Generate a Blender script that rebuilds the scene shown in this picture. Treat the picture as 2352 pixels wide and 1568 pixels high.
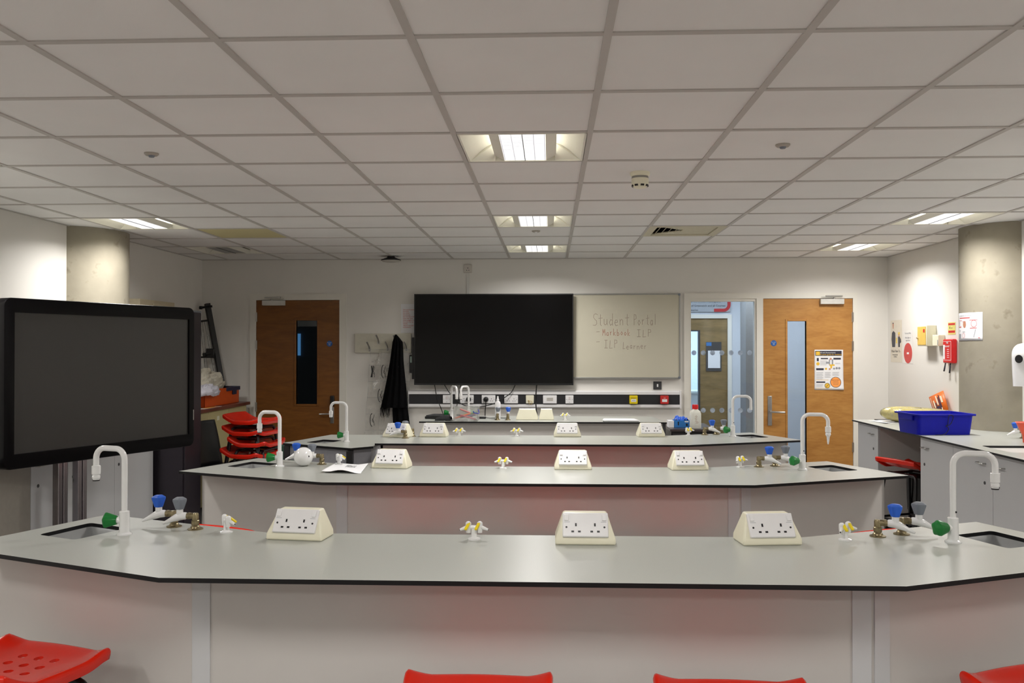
import bpy, bmesh, math, random
from mathutils import Vector, Matrix, noise
random.seed(7)
for o in list(bpy.data.objects): bpy.data.objects.remove(o)
SC = bpy.context.scene
C = SC.collection
R = math.radians
PI = math.pi

# ------------------------------------------------------------------ camera
FPX, YAW, PITCH = 2025.0, R(2.477), R(0.4785)
CAM = Vector((0, 0, 1.52))
cd = bpy.data.cameras.new('camera'); cam = bpy.data.objects.new('camera', cd); C.objects.link(cam)
cam.location = CAM; cam.rotation_euler = (PI/2 + PITCH, 0, YAW)
cd.sensor_width = 36.0; cd.lens = 36.0*FPX/2352.0; cd.clip_start = 0.05; cd.clip_end = 100
SC.camera = cam
# ------------------------------------------------------------------ world, exposure
w = bpy.data.worlds.new('world'); SC.world = w; w.use_nodes = True
w.node_tree.nodes['Background'].inputs[0].default_value = (0.55, 0.62, 0.72, 1)
w.node_tree.nodes['Background'].inputs[1].default_value = 0.15
SC.view_settings.view_transform = 'Standard'; SC.view_settings.look = 'None'
SC.view_settings.gamma = 1.0; SC.view_settings.use_curve_mapping = False
SC.view_settings.exposure = 0.0
LAMP_W = 20.5          # watts of each lit ceiling fitting
LAMP_SPREAD = R(154)
LAMP_COL = (1.0, 0.975, 0.94)
CORRIDOR_W = 48.0
LAB_W = 75.0

# ------------------------------------------------------------------ pixel <-> place (points measured on known planes)
_f = Vector((-math.sin(YAW)*math.cos(PITCH), math.cos(YAW)*math.cos(PITCH), math.sin(PITCH)))
_r = Vector((math.cos(YAW), math.sin(YAW), 0)); _u = _r.cross(_f)
def ray(px, py): return _f + _r*((px-1176)/FPX) - _u*((py-784)/FPX)
def onz(px, py, z=0.9):
    d = ray(px, py); return CAM + d*((z-CAM.z)/d.z)
def ony(px, py, y=9.3):
    d = ray(px, py); return CAM + d*(y/d.y)
def onx(px, py, x):
    d = ray(px, py); return CAM + d*(x/d.x)

# ------------------------------------------------------------------ materials
def s2l(c):
    c = c/255.0
    return c/12.92 if c <= 0.04045 else ((c+0.055)/1.055)**2.4
MATS = {}
def mat(name, rgb, rough=0.5, metal=0.0, var=0.04, scale=30.0, bump=0.0, bscale=200.0, spec=0.5, coat=0.0, emit=None, estr=0.0, trans=0.0, alpha=1.0):
    if name in MATS: return MATS[name]
    m = bpy.data.materials.new(name); m.use_nodes = True; nt = m.node_tree; b = nt.nodes['Principled BSDF']
    col = tuple(s2l(v) for v in rgb)
    tc = nt.nodes.new('ShaderNodeTexCoord'); nz = nt.nodes.new('ShaderNodeTexNoise'); nz.inputs['Scale'].default_value = scale
    nz.inputs['Detail'].default_value = 3
    nt.links.new(tc.outputs['Object'], nz.inputs['Vector'])
    rp = nt.nodes.new('ShaderNodeValToRGB')
    rp.color_ramp.elements[0].position = 0.3; rp.color_ramp.elements[1].position = 0.7
    rp.color_ramp.elements[0].color = tuple(max(0, v*(1-var)) for v in col)+(1,)
    rp.color_ramp.elements[1].color = tuple(min(1, v*(1+var)) for v in col)+(1,)
    nt.links.new(nz.outputs['Fac'], rp.inputs['Fac']); nt.links.new(rp.outputs['Color'], b.inputs['Base Color'])
    b.inputs['Roughness'].default_value = rough; b.inputs['Metallic'].default_value = metal
    b.inputs['Specular IOR Level'].default_value = spec; b.inputs['Coat Weight'].default_value = coat
    b.inputs['Coat Roughness'].default_value = 0.1
    if emit:
        b.inputs['Emission Color'].default_value = tuple(s2l(v) for v in emit)+(1,); b.inputs['Emission Strength'].default_value = estr
    b.inputs['Transmission Weight'].default_value = trans; b.inputs['Alpha'].default_value = alpha
    if bump:
        n2 = nt.nodes.new('ShaderNodeTexNoise'); n2.inputs['Scale'].default_value = bscale
        bp = nt.nodes.new('ShaderNodeBump'); bp.inputs['Strength'].default_value = bump; bp.inputs['Distance'].default_value = 0.002
        nt.links.new(tc.outputs['Object'], n2.inputs['Vector']); nt.links.new(n2.outputs['Fac'], bp.inputs['Height']); nt.links.new(bp.outputs['Normal'], b.inputs['Normal'])
    MATS[name] = m; return m

def wood(name, dark, light, rough=0.42, scale=(1.6, 1.0, 7.0), coat=0.0):
    m = bpy.data.materials.new(name); m.use_nodes = True; nt = m.node_tree; b = nt.nodes['Principled BSDF']
    tc = nt.nodes.new('ShaderNodeTexCoord'); mp = nt.nodes.new('ShaderNodeMapping'); mp.inputs['Scale'].default_value = scale
    nz = nt.nodes.new('ShaderNodeTexNoise'); nz.inputs['Scale'].default_value = 1.3; nz.inputs['Detail'].default_value = 8; nz.inputs['Distortion'].default_value = 1.6
    nz2 = nt.nodes.new('ShaderNodeTexNoise'); nz2.inputs['Scale'].default_value = 9; nz2.inputs['Detail'].default_value = 5
    mx = nt.nodes.new('ShaderNodeMix'); mx.data_type = 'FLOAT'; mx.inputs[0].default_value = 0.35
    rp = nt.nodes.new('ShaderNodeValToRGB'); rp.color_ramp.elements[0].position = 0.34; rp.color_ramp.elements[1].position = 0.66
    rp.color_ramp.elements[0].color = tuple(s2l(v) for v in dark)+(1,); rp.color_ramp.elements[1].color = tuple(s2l(v) for v in light)+(1,)
    L = nt.links.new
    L(tc.outputs['Object'], mp.inputs[0]); L(mp.outputs[0], nz.inputs['Vector']); L(mp.outputs[0], nz2.inputs['Vector'])
    L(nz.outputs['Fac'], mx.inputs[2]); L(nz2.outputs['Fac'], mx.inputs[3]); L(mx.outputs[0], rp.inputs['Fac']); L(rp.outputs['Color'], b.inputs['Base Color'])
    b.inputs['Roughness'].default_value = rough; b.inputs['Coat Weight'].default_value = coat
    MATS[name] = m; return m

def glassy(name, tint=(0.93, 0.96, 0.97), gloss=0.10, rough=0.02, extra=0.0, ecol=(0.8, 0.8, 0.8), crinkle=0.0):
    """thin clear sheet: mostly see-through, fresnel reflection, optional milky part"""
    m = bpy.data.materials.new(name); m.use_nodes = True; nt = m.node_tree
    for n in list(nt.nodes): nt.nodes.remove(n)
    out = nt.nodes.new('ShaderNodeOutputMaterial'); tr = nt.nodes.new('ShaderNodeBsdfTransparent'); gl = nt.nodes.new('ShaderNodeBsdfGlossy')
    tr.inputs[0].default_value = tint+(1,); gl.inputs['Roughness'].default_value = rough
    lw = nt.nodes.new('ShaderNodeLayerWeight'); lw.inputs[0].default_value = 0.15 + gloss
    mul = nt.nodes.new('ShaderNodeMath'); mul.operation = 'MULTIPLY'; mul.inputs[1].default_value = 1.0
    mx = nt.nodes.new('ShaderNodeMixShader'); L = nt.links.new
    L(lw.outputs['Fresnel'], mul.inputs[0]); L(mul.outputs[0], mx.inputs[0]); L(tr.outputs[0], mx.inputs[1]); L(gl.outputs[0], mx.inputs[2])
    if crinkle:
        tq = nt.nodes.new('ShaderNodeTexCoord'); nq = nt.nodes.new('ShaderNodeTexNoise'); nq.inputs['Scale'].default_value = 22; nq.inputs['Detail'].default_value = 4
        bq = nt.nodes.new('ShaderNodeBump'); bq.inputs['Strength'].default_value = crinkle; bq.inputs['Distance'].default_value = 0.03
        L(tq.outputs['Object'], nq.inputs['Vector']); L(nq.outputs['Fac'], bq.inputs['Height']); L(bq.outputs['Normal'], gl.inputs['Normal']); L(bq.outputs['Normal'], lw.inputs['Normal'])
    last = mx
    if extra > 0:
        df = nt.nodes.new('ShaderNodeBsdfDiffuse'); df.inputs[0].default_value = ecol+(1,)
        tl = nt.nodes.new('ShaderNodeBsdfTranslucent'); tl.inputs[0].default_value = ecol+(1,)
        m3 = nt.nodes.new('ShaderNodeMixShader'); m3.inputs[0].default_value = 0.5; L(df.outputs[0], m3.inputs[1]); L(tl.outputs[0], m3.inputs[2])
        m2 = nt.nodes.new('ShaderNodeMixShader')
        nz = nt.nodes.new('ShaderNodeTexNoise'); nz.inputs['Scale'].default_value = 14
        ma = nt.nodes.new('ShaderNodeMath'); ma.operation = 'MULTIPLY'; ma.inputs[1].default_value = extra*2
        tc = nt.nodes.new('ShaderNodeTexCoord'); L(tc.outputs['Object'], nz.inputs['Vector']); L(nz.outputs['Fac'], ma.inputs[0]); L(ma.outputs[0], m2.inputs[0])
        L(mx.outputs[0], m2.inputs[1]); L(m3.outputs[0], m2.inputs[2]); last = m2
    L(last.outputs[0], out.inputs[0]); MATS[name] = m; return m

M_WALL = mat('white_wall_paint', (230, 227, 221), 0.75, var=0.015, scale=3, bump=0.08, bscale=90)
M_TILE = mat('ceiling_tile_fissured', (236, 235, 233), 0.95, var=0.02, scale=2.2, bump=0.15, bscale=260, spec=0.2)
M_TILEY = mat('yellowed_ceiling_tile', (205, 196, 150), 0.95, var=0.02, scale=4, spec=0.2)
M_BAR = mat('ceiling_grid_metal', (192, 188, 183), 0.6, var=0.02, scale=8)
M_GAP = mat('dark_gap', (28, 27, 26), 0.9)
M_FLOOR = mat('grey_vinyl_floor', (150, 147, 144), 0.45, var=0.07, scale=160)
M_FRAME = mat('white_frame_gloss', (232, 229, 220), 0.38, var=0.02, scale=6)
M_LAM = mat('pale_grey_laminate_top', (180, 182, 176), 0.30, var=0.035, scale=330, bump=0.03, bscale=500)
M_EDGE = mat('black_laminate_edge', (15, 14, 17), 0.4, var=0.1, spec=.35)
M_PANEL = mat('pale_laminate_panel', (206, 202, 198), 0.42, var=0.015, scale=5)
M_PANEL2 = mat('filler_strip_laminate', (206, 207, 209), 0.4, var=0.015, scale=5)
M_CREAM = mat('cream_plastic', (240, 236, 212), 0.35, var=0.012, scale=20)
M_WHITE = mat('white_plastic', (240, 239, 240), 0.32, var=0.01, scale=20)
M_ENAMEL = mat('white_enamel_tap', (238, 238, 238), 0.16, var=0.01, coat=0.5)
M_BRASS = mat('tarnished_brass', (150, 138, 108), 0.32, metal=0.9, var=0.25, scale=80)
M_BLUE = mat('blue_tap_plastic', (38, 98, 210), 0.35, var=0.04)
M_GREY = mat('grey_tap_plastic', (122, 128, 138), 0.4, var=0.04)
M_GREEN = mat('green_tap_plastic', (14, 120, 48), 0.3, var=0.05)
M_YEL = mat('yellow_lever_plastic', (240, 214, 20), 0.4, var=0.03)
M_BLACK = mat('black_plastic', (20, 20, 22), 0.4, var=0.1)
M_BLKMET = mat('black_painted_tube', (16, 16, 20), 0.28, var=0.1, metal=0.0)
M_RED = mat('red_stool_plastic', (222, 36, 14), 0.24, var=0.04, scale=8, coat=0.15)
M_BASIN = mat('grey_sink_ceramic', (150, 152, 152), 0.3, var=0.04)
M_CHROME = mat('brushed_steel', (190, 188, 184), 0.28, metal=1.0, var=0.04)
M_DKGREY = mat('dark_grey_plate', (62, 62, 64), 0.45, var=0.05)
M_PAPER = mat('white_paper', (240, 240, 242), 0.8, var=0.01)
M_INK = mat('black_ink', (30, 30, 34), 0.7)
M_GINK = mat('grey_print', (150, 152, 158), 0.8)
M_RINK = mat('red_print', (206, 42, 38), 0.6)
M_CABLE = mat('black_cable', (14, 14, 14), 0.5)
M_WOOD = wood('oak_veneer_door', (166, 112, 50), (192, 140, 72))
M_WOOD_SHADE = wood('oak_veneer_door_shaded', (114, 66, 16), (134, 84, 28))  # same veneer as the other door, darkened for its dim corner
M_WOODC = wood('corridor_door_veneer', (120, 98, 60), (150, 124, 80))
M_WTOP = wood('red_brown_worktop', (96, 52, 40), (124, 72, 56), scale=(6, 1, 1))
M_CABCREAM = mat('cream_cabinet_laminate', (196, 184, 136), 0.45, var=0.02)
M_DARKCAB = mat('dark_plum_cabinet', (42, 36, 44), 0.4, var=0.04)
M_GLASS = glassy('clear_pane')
M_POLY = glassy('clear_polythene', (0.93, 0.93, 0.92), 0.25, 0.10, 0.20, (0.88, 0.87, 0.85), 0.35)
M_TUB = glassy('clear_storage_box', (0.97, 0.98, 0.97), 0.10, 0.1, 0.22, (0.94, 0.95, 0.93))
M_SCREEN = mat('matt_display_glass', (46, 45, 43), 0.40, var=0.02, spec=0.6)
M_TVSCREEN = mat('glossy_tv_screen', (7, 7, 8), 0.12, var=0.02, spec=0.28)
M_BOARD = mat('whiteboard_enamel', (208, 203, 184), 0.22, var=0.03, scale=1.5)
M_MARK = mat('faded_marker', (172, 158, 142), 0.5)
M_MARKR = mat('faded_red_marker', (186, 146, 128), 0.5)

# rough concrete with stains of their own
def concrete():
    m = mat('bare_concrete', (156, 149, 132), 0.8, var=0.10, scale=4.5, bump=0.2, bscale=60)
    nt = m.node_tree; b = nt.nodes['Principled BSDF']; src = b.inputs['Base Color'].links[0].from_socket
    v = nt.nodes.new('ShaderNodeTexNoise'); v.inputs['Scale'].default_value = 9; v.inputs['Detail'].default_value = 6
    rp = nt.nodes.new('ShaderNodeValToRGB'); rp.color_ramp.elements[0].position = 0.62; rp.color_ramp.elements[1].position = 0.74
    rp.color_ramp.elements[0].color = (1, 1, 1, 1); rp.color_ramp.elements[1].color = (0.62, 0.6, 0.56, 1)
    tc = nt.nodes.new('ShaderNodeTexCoord'); mx = nt.nodes.new('ShaderNodeMix'); mx.data_type = 'RGBA'; mx.blend_type = 'MULTIPLY'; mx.inputs[0].default_value = 1
    L = nt.links.new
    L(tc.outputs['Object'], v.inputs['Vector']); L(v.outputs['Fac'], rp.inputs['Fac']); L(src, mx.inputs[6]); L(rp.outputs['Color'], mx.inputs[7]); L(mx.outputs[2], b.inputs['Base Color'])
    return m
M_CONC = concrete()
def louvre_mat():
    m = bpy.data.materials.new('lit_louvre'); m.use_nodes = True; nt = m.node_tree; b = nt.nodes['Principled BSDF']
    tc = nt.nodes.new('ShaderNodeTexCoord'); br = nt.nodes.new('ShaderNodeTexBrick'); br.offset = 0; br.inputs['Scale'].default_value = 1
    br.inputs['Brick Width'].default_value = 0.05; br.inputs['Row Height'].default_value = 0.03; br.inputs['Mortar Size'].default_value = 0.0018
    br.inputs['Color1'].default_value = (1, 1, 1, 1); br.inputs['Color2'].default_value = (0.86, 0.87, 0.9, 1); br.inputs['Mortar'].default_value = (0.35, 0.36, 0.4, 1)
    nt.links.new(tc.outputs['Object'], br.inputs['Vector']); nt.links.new(br.outputs['Color'], b.inputs['Emission Color'])
    b.inputs['Emission Strength'].default_value = 1.0; b.inputs['Base Color'].default_value = (0.7, 0.7, 0.7, 1); b.inputs['Roughness'].default_value = 0.3
    return m
M_LOUV = louvre_mat()
M_LOUVOFF = mat('unlit_louvre_metal', (150, 152, 156), 0.25, metal=0.8)
M_TUBE = mat('lit_tube', (255, 255, 250), 0.5, emit=(255, 250, 235), estr=5.0)
M_WING = mat('fitting_white_paint', (236, 234, 222), 0.6, var=0.01)

# ------------------------------------------------------------------ mesh helpers
I4 = Matrix.Identity(4)
def TR(x=0, y=0, z=0): return Matrix.Translation((x, y, z))
def RZ(a): return Matrix.Rotation(a, 4, 'Z')
def RX(a): return Matrix.Rotation(a, 4, 'X')
def RY(a): return Matrix.Rotation(a, 4, 'Y')
class B:
    def __init__(s): s.bm = bmesh.new(); s.mi = 0
    def _add(s, vs, fs, M=I4, mi=None):
        bv = [s.bm.verts.new(M @ Vector(v)) for v in vs]
        for f in fs:
            try:
                q = s.bm.faces.new([bv[i] for i in f]); q.material_index = s.mi if mi is None else mi
            except ValueError: pass
        return bv
    def box(s, x0, x1, y0, y1, z0, z1, M=I4, mi=None):
        if x0 > x1: x0, x1 = x1, x0
        if y0 > y1: y0, y1 = y1, y0
        if z0 > z1: z0, z1 = z1, z0
        v = [(x0, y0, z0), (x1, y0, z0), (x1, y1, z0), (x0, y1, z0), (x0, y0, z1), (x1, y0, z1), (x1, y1, z1), (x0, y1, z1)]
        s._add(v, [(3, 2, 1, 0), (4, 5, 6, 7), (0, 1, 5, 4), (1, 2, 6, 5), (2, 3, 7, 6), (3, 0, 4, 7)], M, mi); return s
    def prism(s, poly, z0, z1, M=I4, mi=None):
        n = len(poly)
        a = sum(poly[i][0]*poly[(i+1) % n][1]-poly[(i+1) % n][0]*poly[i][1] for i in range(n))
        if a < 0: poly = poly[::-1]
        v = [(p[0], p[1], z0) for p in poly]+[(p[0], p[1], z1) for p in poly]
        f = [tuple(reversed(range(n))), tuple(range(n, 2*n))]+[(i, (i+1) % n, (i+1) % n+n, i+n) for i in range(n)]
        s._add(v, f, M, mi); return s
    def lathe(s, prof, M=I4, n=24, mi=None):
        v = []; f = []
        for r, z in prof:
            for k in range(n):
                a = 2*PI*k/n; v.append((max(r, 1e-4)*math.cos(a), max(r, 1e-4)*math.sin(a), z))
        for i in range(len(prof)-1):
            for k in range(n):
                k2 = (k+1) % n; f.append((i*n+k, i*n+k2, (i+1)*n+k2, (i+1)*n+k))
        f.append(tuple(reversed(range(n)))); f.append(tuple((len(prof)-1)*n+k for k in range(n)))
        s._add(v, f, M, mi); return s
    def tube(s, pts, r, M=I4, n=12, mi=None, closed=False):
        pts = [Vector(p) for p in pts]; rs = r if isinstance(r, (list, tuple)) else [r]*len(pts)
        v = []; f = []; N = len(pts); up = None
        for i, p in enumerate(pts):
            if closed: t = (pts[(i+1) % N]-pts[i-1])
            else: t = (pts[min(i+1, N-1)]-pts[max(i-1, 0)])
            t.normalize()
            if up is None:
                up = Vector((0, 0, 1)) if abs(t.z) < 0.9 else Vector((1, 0, 0))
            a = t.cross(up)
            if a.length < 1e-5: a = t.cross(Vector((0.3, 1, 0.2)))
            a.normalize(); b = a.cross(t).normalized(); up = b
            for k in range(n):
                q = 2*PI*k/n; v.append(p+a*(rs[i]*math.cos(q))+b*(rs[i]*math.sin(q)))
        last = N if closed else N-1
        for i in range(last):
            j = (i+1) % N
            for k in range(n):
                k2 = (k+1) % n; f.append((i*n+k, i*n+k2, j*n+k2, j*n+k))
        if not closed: f.append(tuple(reversed(range(n)))); f.append(tuple((N-1)*n+k for k in range(n)))
        s._add(v, f, M, mi); return s
    def grid(s, fn, nu, nv, M=I4, mi=None, closeu=False):
        v = [fn(i/nu, j/nv) for j in range(nv+1) for i in range(nu+1)]
        f = [(j*(nu+1)+i, j*(nu+1)+i+1, (j+1)*(nu+1)+i+1, (j+1)*(nu+1)+i) for j in range(nv) for i in range(nu)]
        s._add(v, f, M, mi); return s
    def text(s, txt, size, M=I4, mi=None, align='LEFT', ext=0.0002):
        cu = bpy.data.curves.new('t', 'FONT'); cu.body = txt; cu.size = size; cu.align_x = align; cu.extrude = ext; cu.resolution_u = 2
        o = bpy.data.objects.new('t', cu); C.objects.link(o)
        dg = bpy.context.evaluated_depsgraph_get(); me = o.evaluated_get(dg).to_mesh()
        s._add([v.co.copy() for v in me.vertices], [tuple(p.vertices) for p in me.polygons], M, mi)
        o.evaluated_get(dg).to_mesh_clear(); bpy.data.objects.remove(o); bpy.data.curves.remove(cu); return s

def arc(c, r, a0, a1, n, axis='xz'):
    out = []
    for k in range(n+1):
        a = a0+(a1-a0)*k/n
        if axis == 'xz': out.append((c[0]+r*math.cos(a), c[1], c[2]+r*math.sin(a)))
        elif axis == 'yz': out.append((c[0], c[1]+r*math.cos(a), c[2]+r*math.sin(a)))
        else: out.append((c[0]+r*math.cos(a), c[1]+r*math.sin(a), c[2]))
    return out

def finish(me, smooth=35):
    me.polygons.foreach_set('use_smooth', [True]*len(me.polygons))
    me.set_sharp_from_angle(angle=R(smooth)); me.update()
def obj(name, b, mats, parent=None, bevel=0, segs=2, loc=None, rot=None, smooth=35, normals=True, solid=0, sub=0, kind=None, label=None):
    if normals: bmesh.ops.recalc_face_normals(b.bm, faces=b.bm.faces)
    me = bpy.data.meshes.new(name); b.bm.to_mesh(me); b.bm.free()
    for m in (mats if isinstance(mats, (list, tuple)) else [mats]): me.materials.append(m)
    finish(me, smooth)
    o = bpy.data.objects.new(name, me); C.objects.link(o)
    if parent: o.parent = parent
    if loc: o.location = loc
    if rot is not None: o.rotation_euler = (0, 0, rot) if not isinstance(rot, tuple) else rot
    if solid: md = o.modifiers.new('s', 'SOLIDIFY'); md.thickness = solid; md.offset = 0
    if sub: md = o.modifiers.new('u', 'SUBSURF'); md.levels = sub; md.render_levels = sub
    if bevel: md = o.modifiers.new('b', 'BEVEL'); md.width = bevel; md.segments = segs; md.limit_method = 'ANGLE'; md.angle_limit = R(40); md.harden_normals = False
    if kind: o['kind'] = kind
    if label: o['label'] = label
    return o
def thing(name, label, cat, loc=(0, 0, 0), rz=0, group=None, kind=None):
    o = bpy.data.objects.new(name, None); C.objects.link(o); o.empty_display_size = 0.1
    o.location = loc; o.rotation_euler = (0, 0, rz) if not isinstance(rz, tuple) else rz
    o['label'] = label; o['category'] = cat
    if group: o['group'] = group
    if kind: o['kind'] = kind
    return o
def tag(o, label, cat, group=None, kind=None):
    o['label'] = label; o['category'] = cat
    if group: o['group'] = group
    if kind: o['kind'] = kind
    return o
def dup(root, loc, rz, label, group=None, keep=None):
    def cp(src, par):
        c = src.copy(); C.objects.link(c); c.parent = par
        for ch in list(src.children): cp(ch, c)
        return c
    c = cp(root, None); c.location = loc; c.rotation_euler = (0, 0, rz); c['label'] = label
    if group: c['group'] = group
    return c
def bake_cut(o, cutter_bm):
    """boolean difference applied once, cutter removed"""
    bmesh.ops.recalc_face_normals(cutter_bm.bm, faces=cutter_bm.bm.faces)
    me = bpy.data.meshes.new('cut'); cutter_bm.bm.to_mesh(me); cutter_bm.bm.free()
    c = bpy.data.objects.new('cut', me); C.objects.link(c)
    bpy.context.view_layer.update(); c.matrix_world = o.matrix_world.copy()
    md = o.modifiers.new('bool', 'BOOLEAN'); md.operation = 'DIFFERENCE'; md.object = c; md.solver = 'EXACT'
    bpy.context.view_layer.update()
    dg = bpy.context.evaluated_depsgraph_get()
    new = bpy.data.meshes.new_from_object(o.evaluated_get(dg)); o.modifiers.clear()
    old = o.data; o.data = new; bpy.data.objects.remove(c); bpy.data.meshes.remove(me)
    finish(new); return o

# ================================================================== THE ROOM
XL, XR, YB, YF, ZC = -3.73, 3.5, 9.3, -3.2, 2.468
GX0, GY0, G = -0.425, 2.663, 0.6
TH = 0.14
b = B(); b.box(XL-2, XR+2, YF-0.5, 15.0, -0.12, 0); tag(obj('floor', b, M_FLOOR, kind='structure'), 'grey vinyl floor of the laboratory', 'floor', kind='structure')
b = B(); b.box(XL-TH, XL, YF-TH, YB+TH, 0, 2.75); tag(obj('wall_left', b, M_WALL), 'white left wall behind the dark display', 'wall', kind='structure')
b = B(); b.box(XR, XR+TH, YF-TH, YB+TH, 0, 2.75); tag(obj('wall_right', b, M_WALL), 'white right wall with posters and fire blanket box', 'wall', kind='structure')
b = B(); b.box(XL, XR, YF-TH, YF, 0, 2.75); tag(obj('wall_front', b, M_WALL), 'white wall behind the viewpoint', 'wall', kind='structure')
# openings in the far wall
DL = (-3.205, -2.165, 2.106); WR = (1.40, 3.185, 2.103)
b = B(); b.box(XL, DL[0], YB, YB+TH, 0, 2.75); b.box(DL[0], DL[1], YB, YB+TH, DL[2], 2.75)
b.box(DL[1], WR[0], YB, YB+TH, 0, 2.75); b.box(WR[0], WR[1], YB, YB+TH, WR[2], 2.75); b.box(WR[1], XR, YB, YB+TH, 0, 2.75)
tag(obj('wall_back', b, M_WALL), 'white far wall with two wooden doors and black television', 'wall', kind='structure')
for nm, bx in (('baseboard_back', (DL[1]+.02, WR[0]-.02, YB-.015, YB-.0005, 0, .1)), ('baseboard_left', (XL+.0005, XL+.015, 9.0, YB-.01, 0, .1)), ('baseboard_right', (XR-.015, XR-.0005, 7.9, YB-.01, 0, .1))):
    b = B(); b.box(*bx); tag(obj(nm, b, M_DKGREY), 'dark grey skirting strip', 'skirting', kind='structure')

# ceiling: tiles and T bars
FIX = {}
for i in (-5, 0, 5):
    for j in (2, 6, 9, -3, -7): FIX[(i, j)] = not (i == -5 and j == 9)
VENT = (2, 7); YTILE = (-4, 7)
xs = [XL]+[GX0+G*i for i in range(-5, 7) if XL < GX0+G*i < XR]+[XR]
ys = [YF]+[GY0+G*j for j in range(-10, 12) if YF < GY0+G*j < YB]+[YB]
b = B(); hw = 0.013
for a in range(len(xs)-1):
    for c in range(len(ys)-1):
        ci = round((xs[a+1]-G-GX0)/G) if a < len(xs)-2 else round((xs[a]-GX0)/G)
        cj = round((ys[c+1]-G-GY0)/G) if c < len(ys)-2 else round((ys[c]-GY0)/G)
        if (ci, cj) in FIX or (ci, cj) == VENT: continue
        b.box(xs[a]+.003, xs[a+1]-.003, ys[c]+.003, ys[c+1]-.003, ZC+.005, ZC+.02, mi=2 if (ci, cj) == YTILE else 0)
for x in xs[1:-1]: b.box(x-hw, x+hw, YF, YB, ZC, ZC+.006, mi=1); b.box(x-.003, x+.003, YF, YB, ZC+.006, ZC+.04, mi=1)
for y in ys[1:-1]: b.box(XL, XR, y-hw, y+hw, ZC+.0003, ZC+.0055, mi=1); b.box(XL, XR, y-.003, y+.003, ZC+.0055, ZC+.04, mi=1)
for bx in ((XL, XR, YB-.02, YB), (XL, XL+.02, YF, YB), (XR-.02, XR, YF, YB)): b.box(*bx, ZC-.0005, ZC+.004, mi=1)
b.box(XL-.1, XR+.1, YF-.1, YB+.1, 2.70, 2.75, mi=0)
tag(obj('ceiling', b, [M_TILE, M_BAR, M_TILEY], smooth=20), 'suspended ceiling of square white tiles in a metal grid', 'ceiling', kind='structure')

# pillars
for nm, cx, cy, r in (('left', -3.861, 7.023, .40), ('right', 3.577, 7.041, .35)):
    b = B(); b.lathe([(r, 0.0), (r, ZC+.004)], n=72)
    o = obj('pillar', b, M_CONC, loc=(cx, cy, 0)); 
    tag(o, 'round bare concrete pillar half set in the %s wall' % nm, 'pillar', kind='structure')

# ------------------------------------------------------------------ ceiling lights
def make_light(lit):
    root = thing('ceiling_light', '', 'ceiling light', (0, 0, 0))
    h = .287
    b = B()
    # flat rim, wings, bulkheads
    b.box(-h, h, -h, -h+.012, -.001, .004); b.box(-h, h, h-.012, h, -.001, .004); b.box(-h, -h+.010, -h, h, -.001, .004); b.box(h-.010, h, -h, h, -.001, .004)
    obj('rim', b, M_WING, root)
    for s in (-1, 1):
        b = B(); prof = [(s*(.277-.135*t), .001+.075*math.sin(t*PI/2)) for t in [k/10 for k in range(11)]]
        for k in range(10):
            (x0, z0), (x1, z1) = prof[k], prof[k+1]
            b._add([(x0, -.277, z0), (x1, -.277, z1), (x1, .277, z1), (x0, .277, z0)], [(0, 1, 2, 3)])
        b._add([(s*.142, -.277, .076), (s*.08, -.277, .085), (s*.08, .277, .085), (s*.142, .277, .076)], [(0, 1, 2, 3)])
        obj('wing_reflector', b, M_WING, root, normals=False)
    for s in (-1, 1):   # slanted end panels of each wing
        b = B(); e = s*.277
        b._add([(-.277, e, .001), (.277, e, .001), (.277, e-s*.0, .09), (-.277, e, .09)], [(0, 1, 2, 3)])
        for q in (-1, 1):
            b._add([(q*.277, e, .0015), (q*.15, e-s*.06, .075), (q*.15, e, .0015)], [(0, 1, 2)])
            b._add([(q*.277, e, .0015), (q*.25, e-s*.0, .075), (q*.15, e-s*.06, .075)], [(0, 1, 2)])
        obj('end_plate', b, M_WING, root, normals=False)
    for s in (-1, 1):
        b = B(); b._add([(s*.155, -.277, .028), (s*.105, -.277, .003), (s*.105, .277, .003), (s*.155, .277, .028)], [(0, 1, 2, 3)])
        b._add([(s*.153, -.277, .032), (s*.105, -.277, .008), (s*.105, .277, .008), (s*.153, .277, .032)], [(3, 2, 1, 0)])
        obj('lamp_shield', b, M_WING, root, normals=False)
    for s in (-1, 1):
        b = B(); b.box(s*.002, s*.104, -.27, .27, .002, .006); obj('louvre', b, M_LOUV if lit else M_LOUVOFF, root)
    b = B(); b.box(-.0015, .0015, -.272, .272, -.001, .005); obj('centre_bar', b, M_DKGREY, root)
    b = B(); b.box(-.29, .29, -.29, .29, .095, .10); 
    for s in (-1, 1): b.box(s*.288, s*.291, -.29, .29, .0, .10); b.box(-.29, .29, s*.288, s*.291, .0, .10)
    obj('housing', b, M_WING, root)
    if lit:
        for s in (-1, 1):
            b = B(); b.tube([(s*.118, -.26, .045), (s*.118, .26, .045)], .011, n=10); obj('tube', b, M_TUBE, root)
        ld = bpy.data.lights.new('ceiling_lamp', 'AREA'); ld.shape = 'RECTANGLE'; ld.size = .20; ld.size_y = .54; ld.energy = LAMP_W
        ld.color = LAMP_COL; ld.spread = LAMP_SPREAD
        lo = bpy.data.objects.new('lamp', ld); C.objects.link(lo); lo.parent = root; lo.location = (0, 0, -.004)
    return root
lit0 = make_light(True); off0 = make_light(False); used = False
rowname = {2: 'above the front bench', 6: 'above the third bench', 9: 'close to the far wall', -3: "behind the viewpoint", -7: "at the rear of the room"}
colname = {-5: 'left-hand', 0: 'middle', 5: 'right-hand'}
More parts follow.
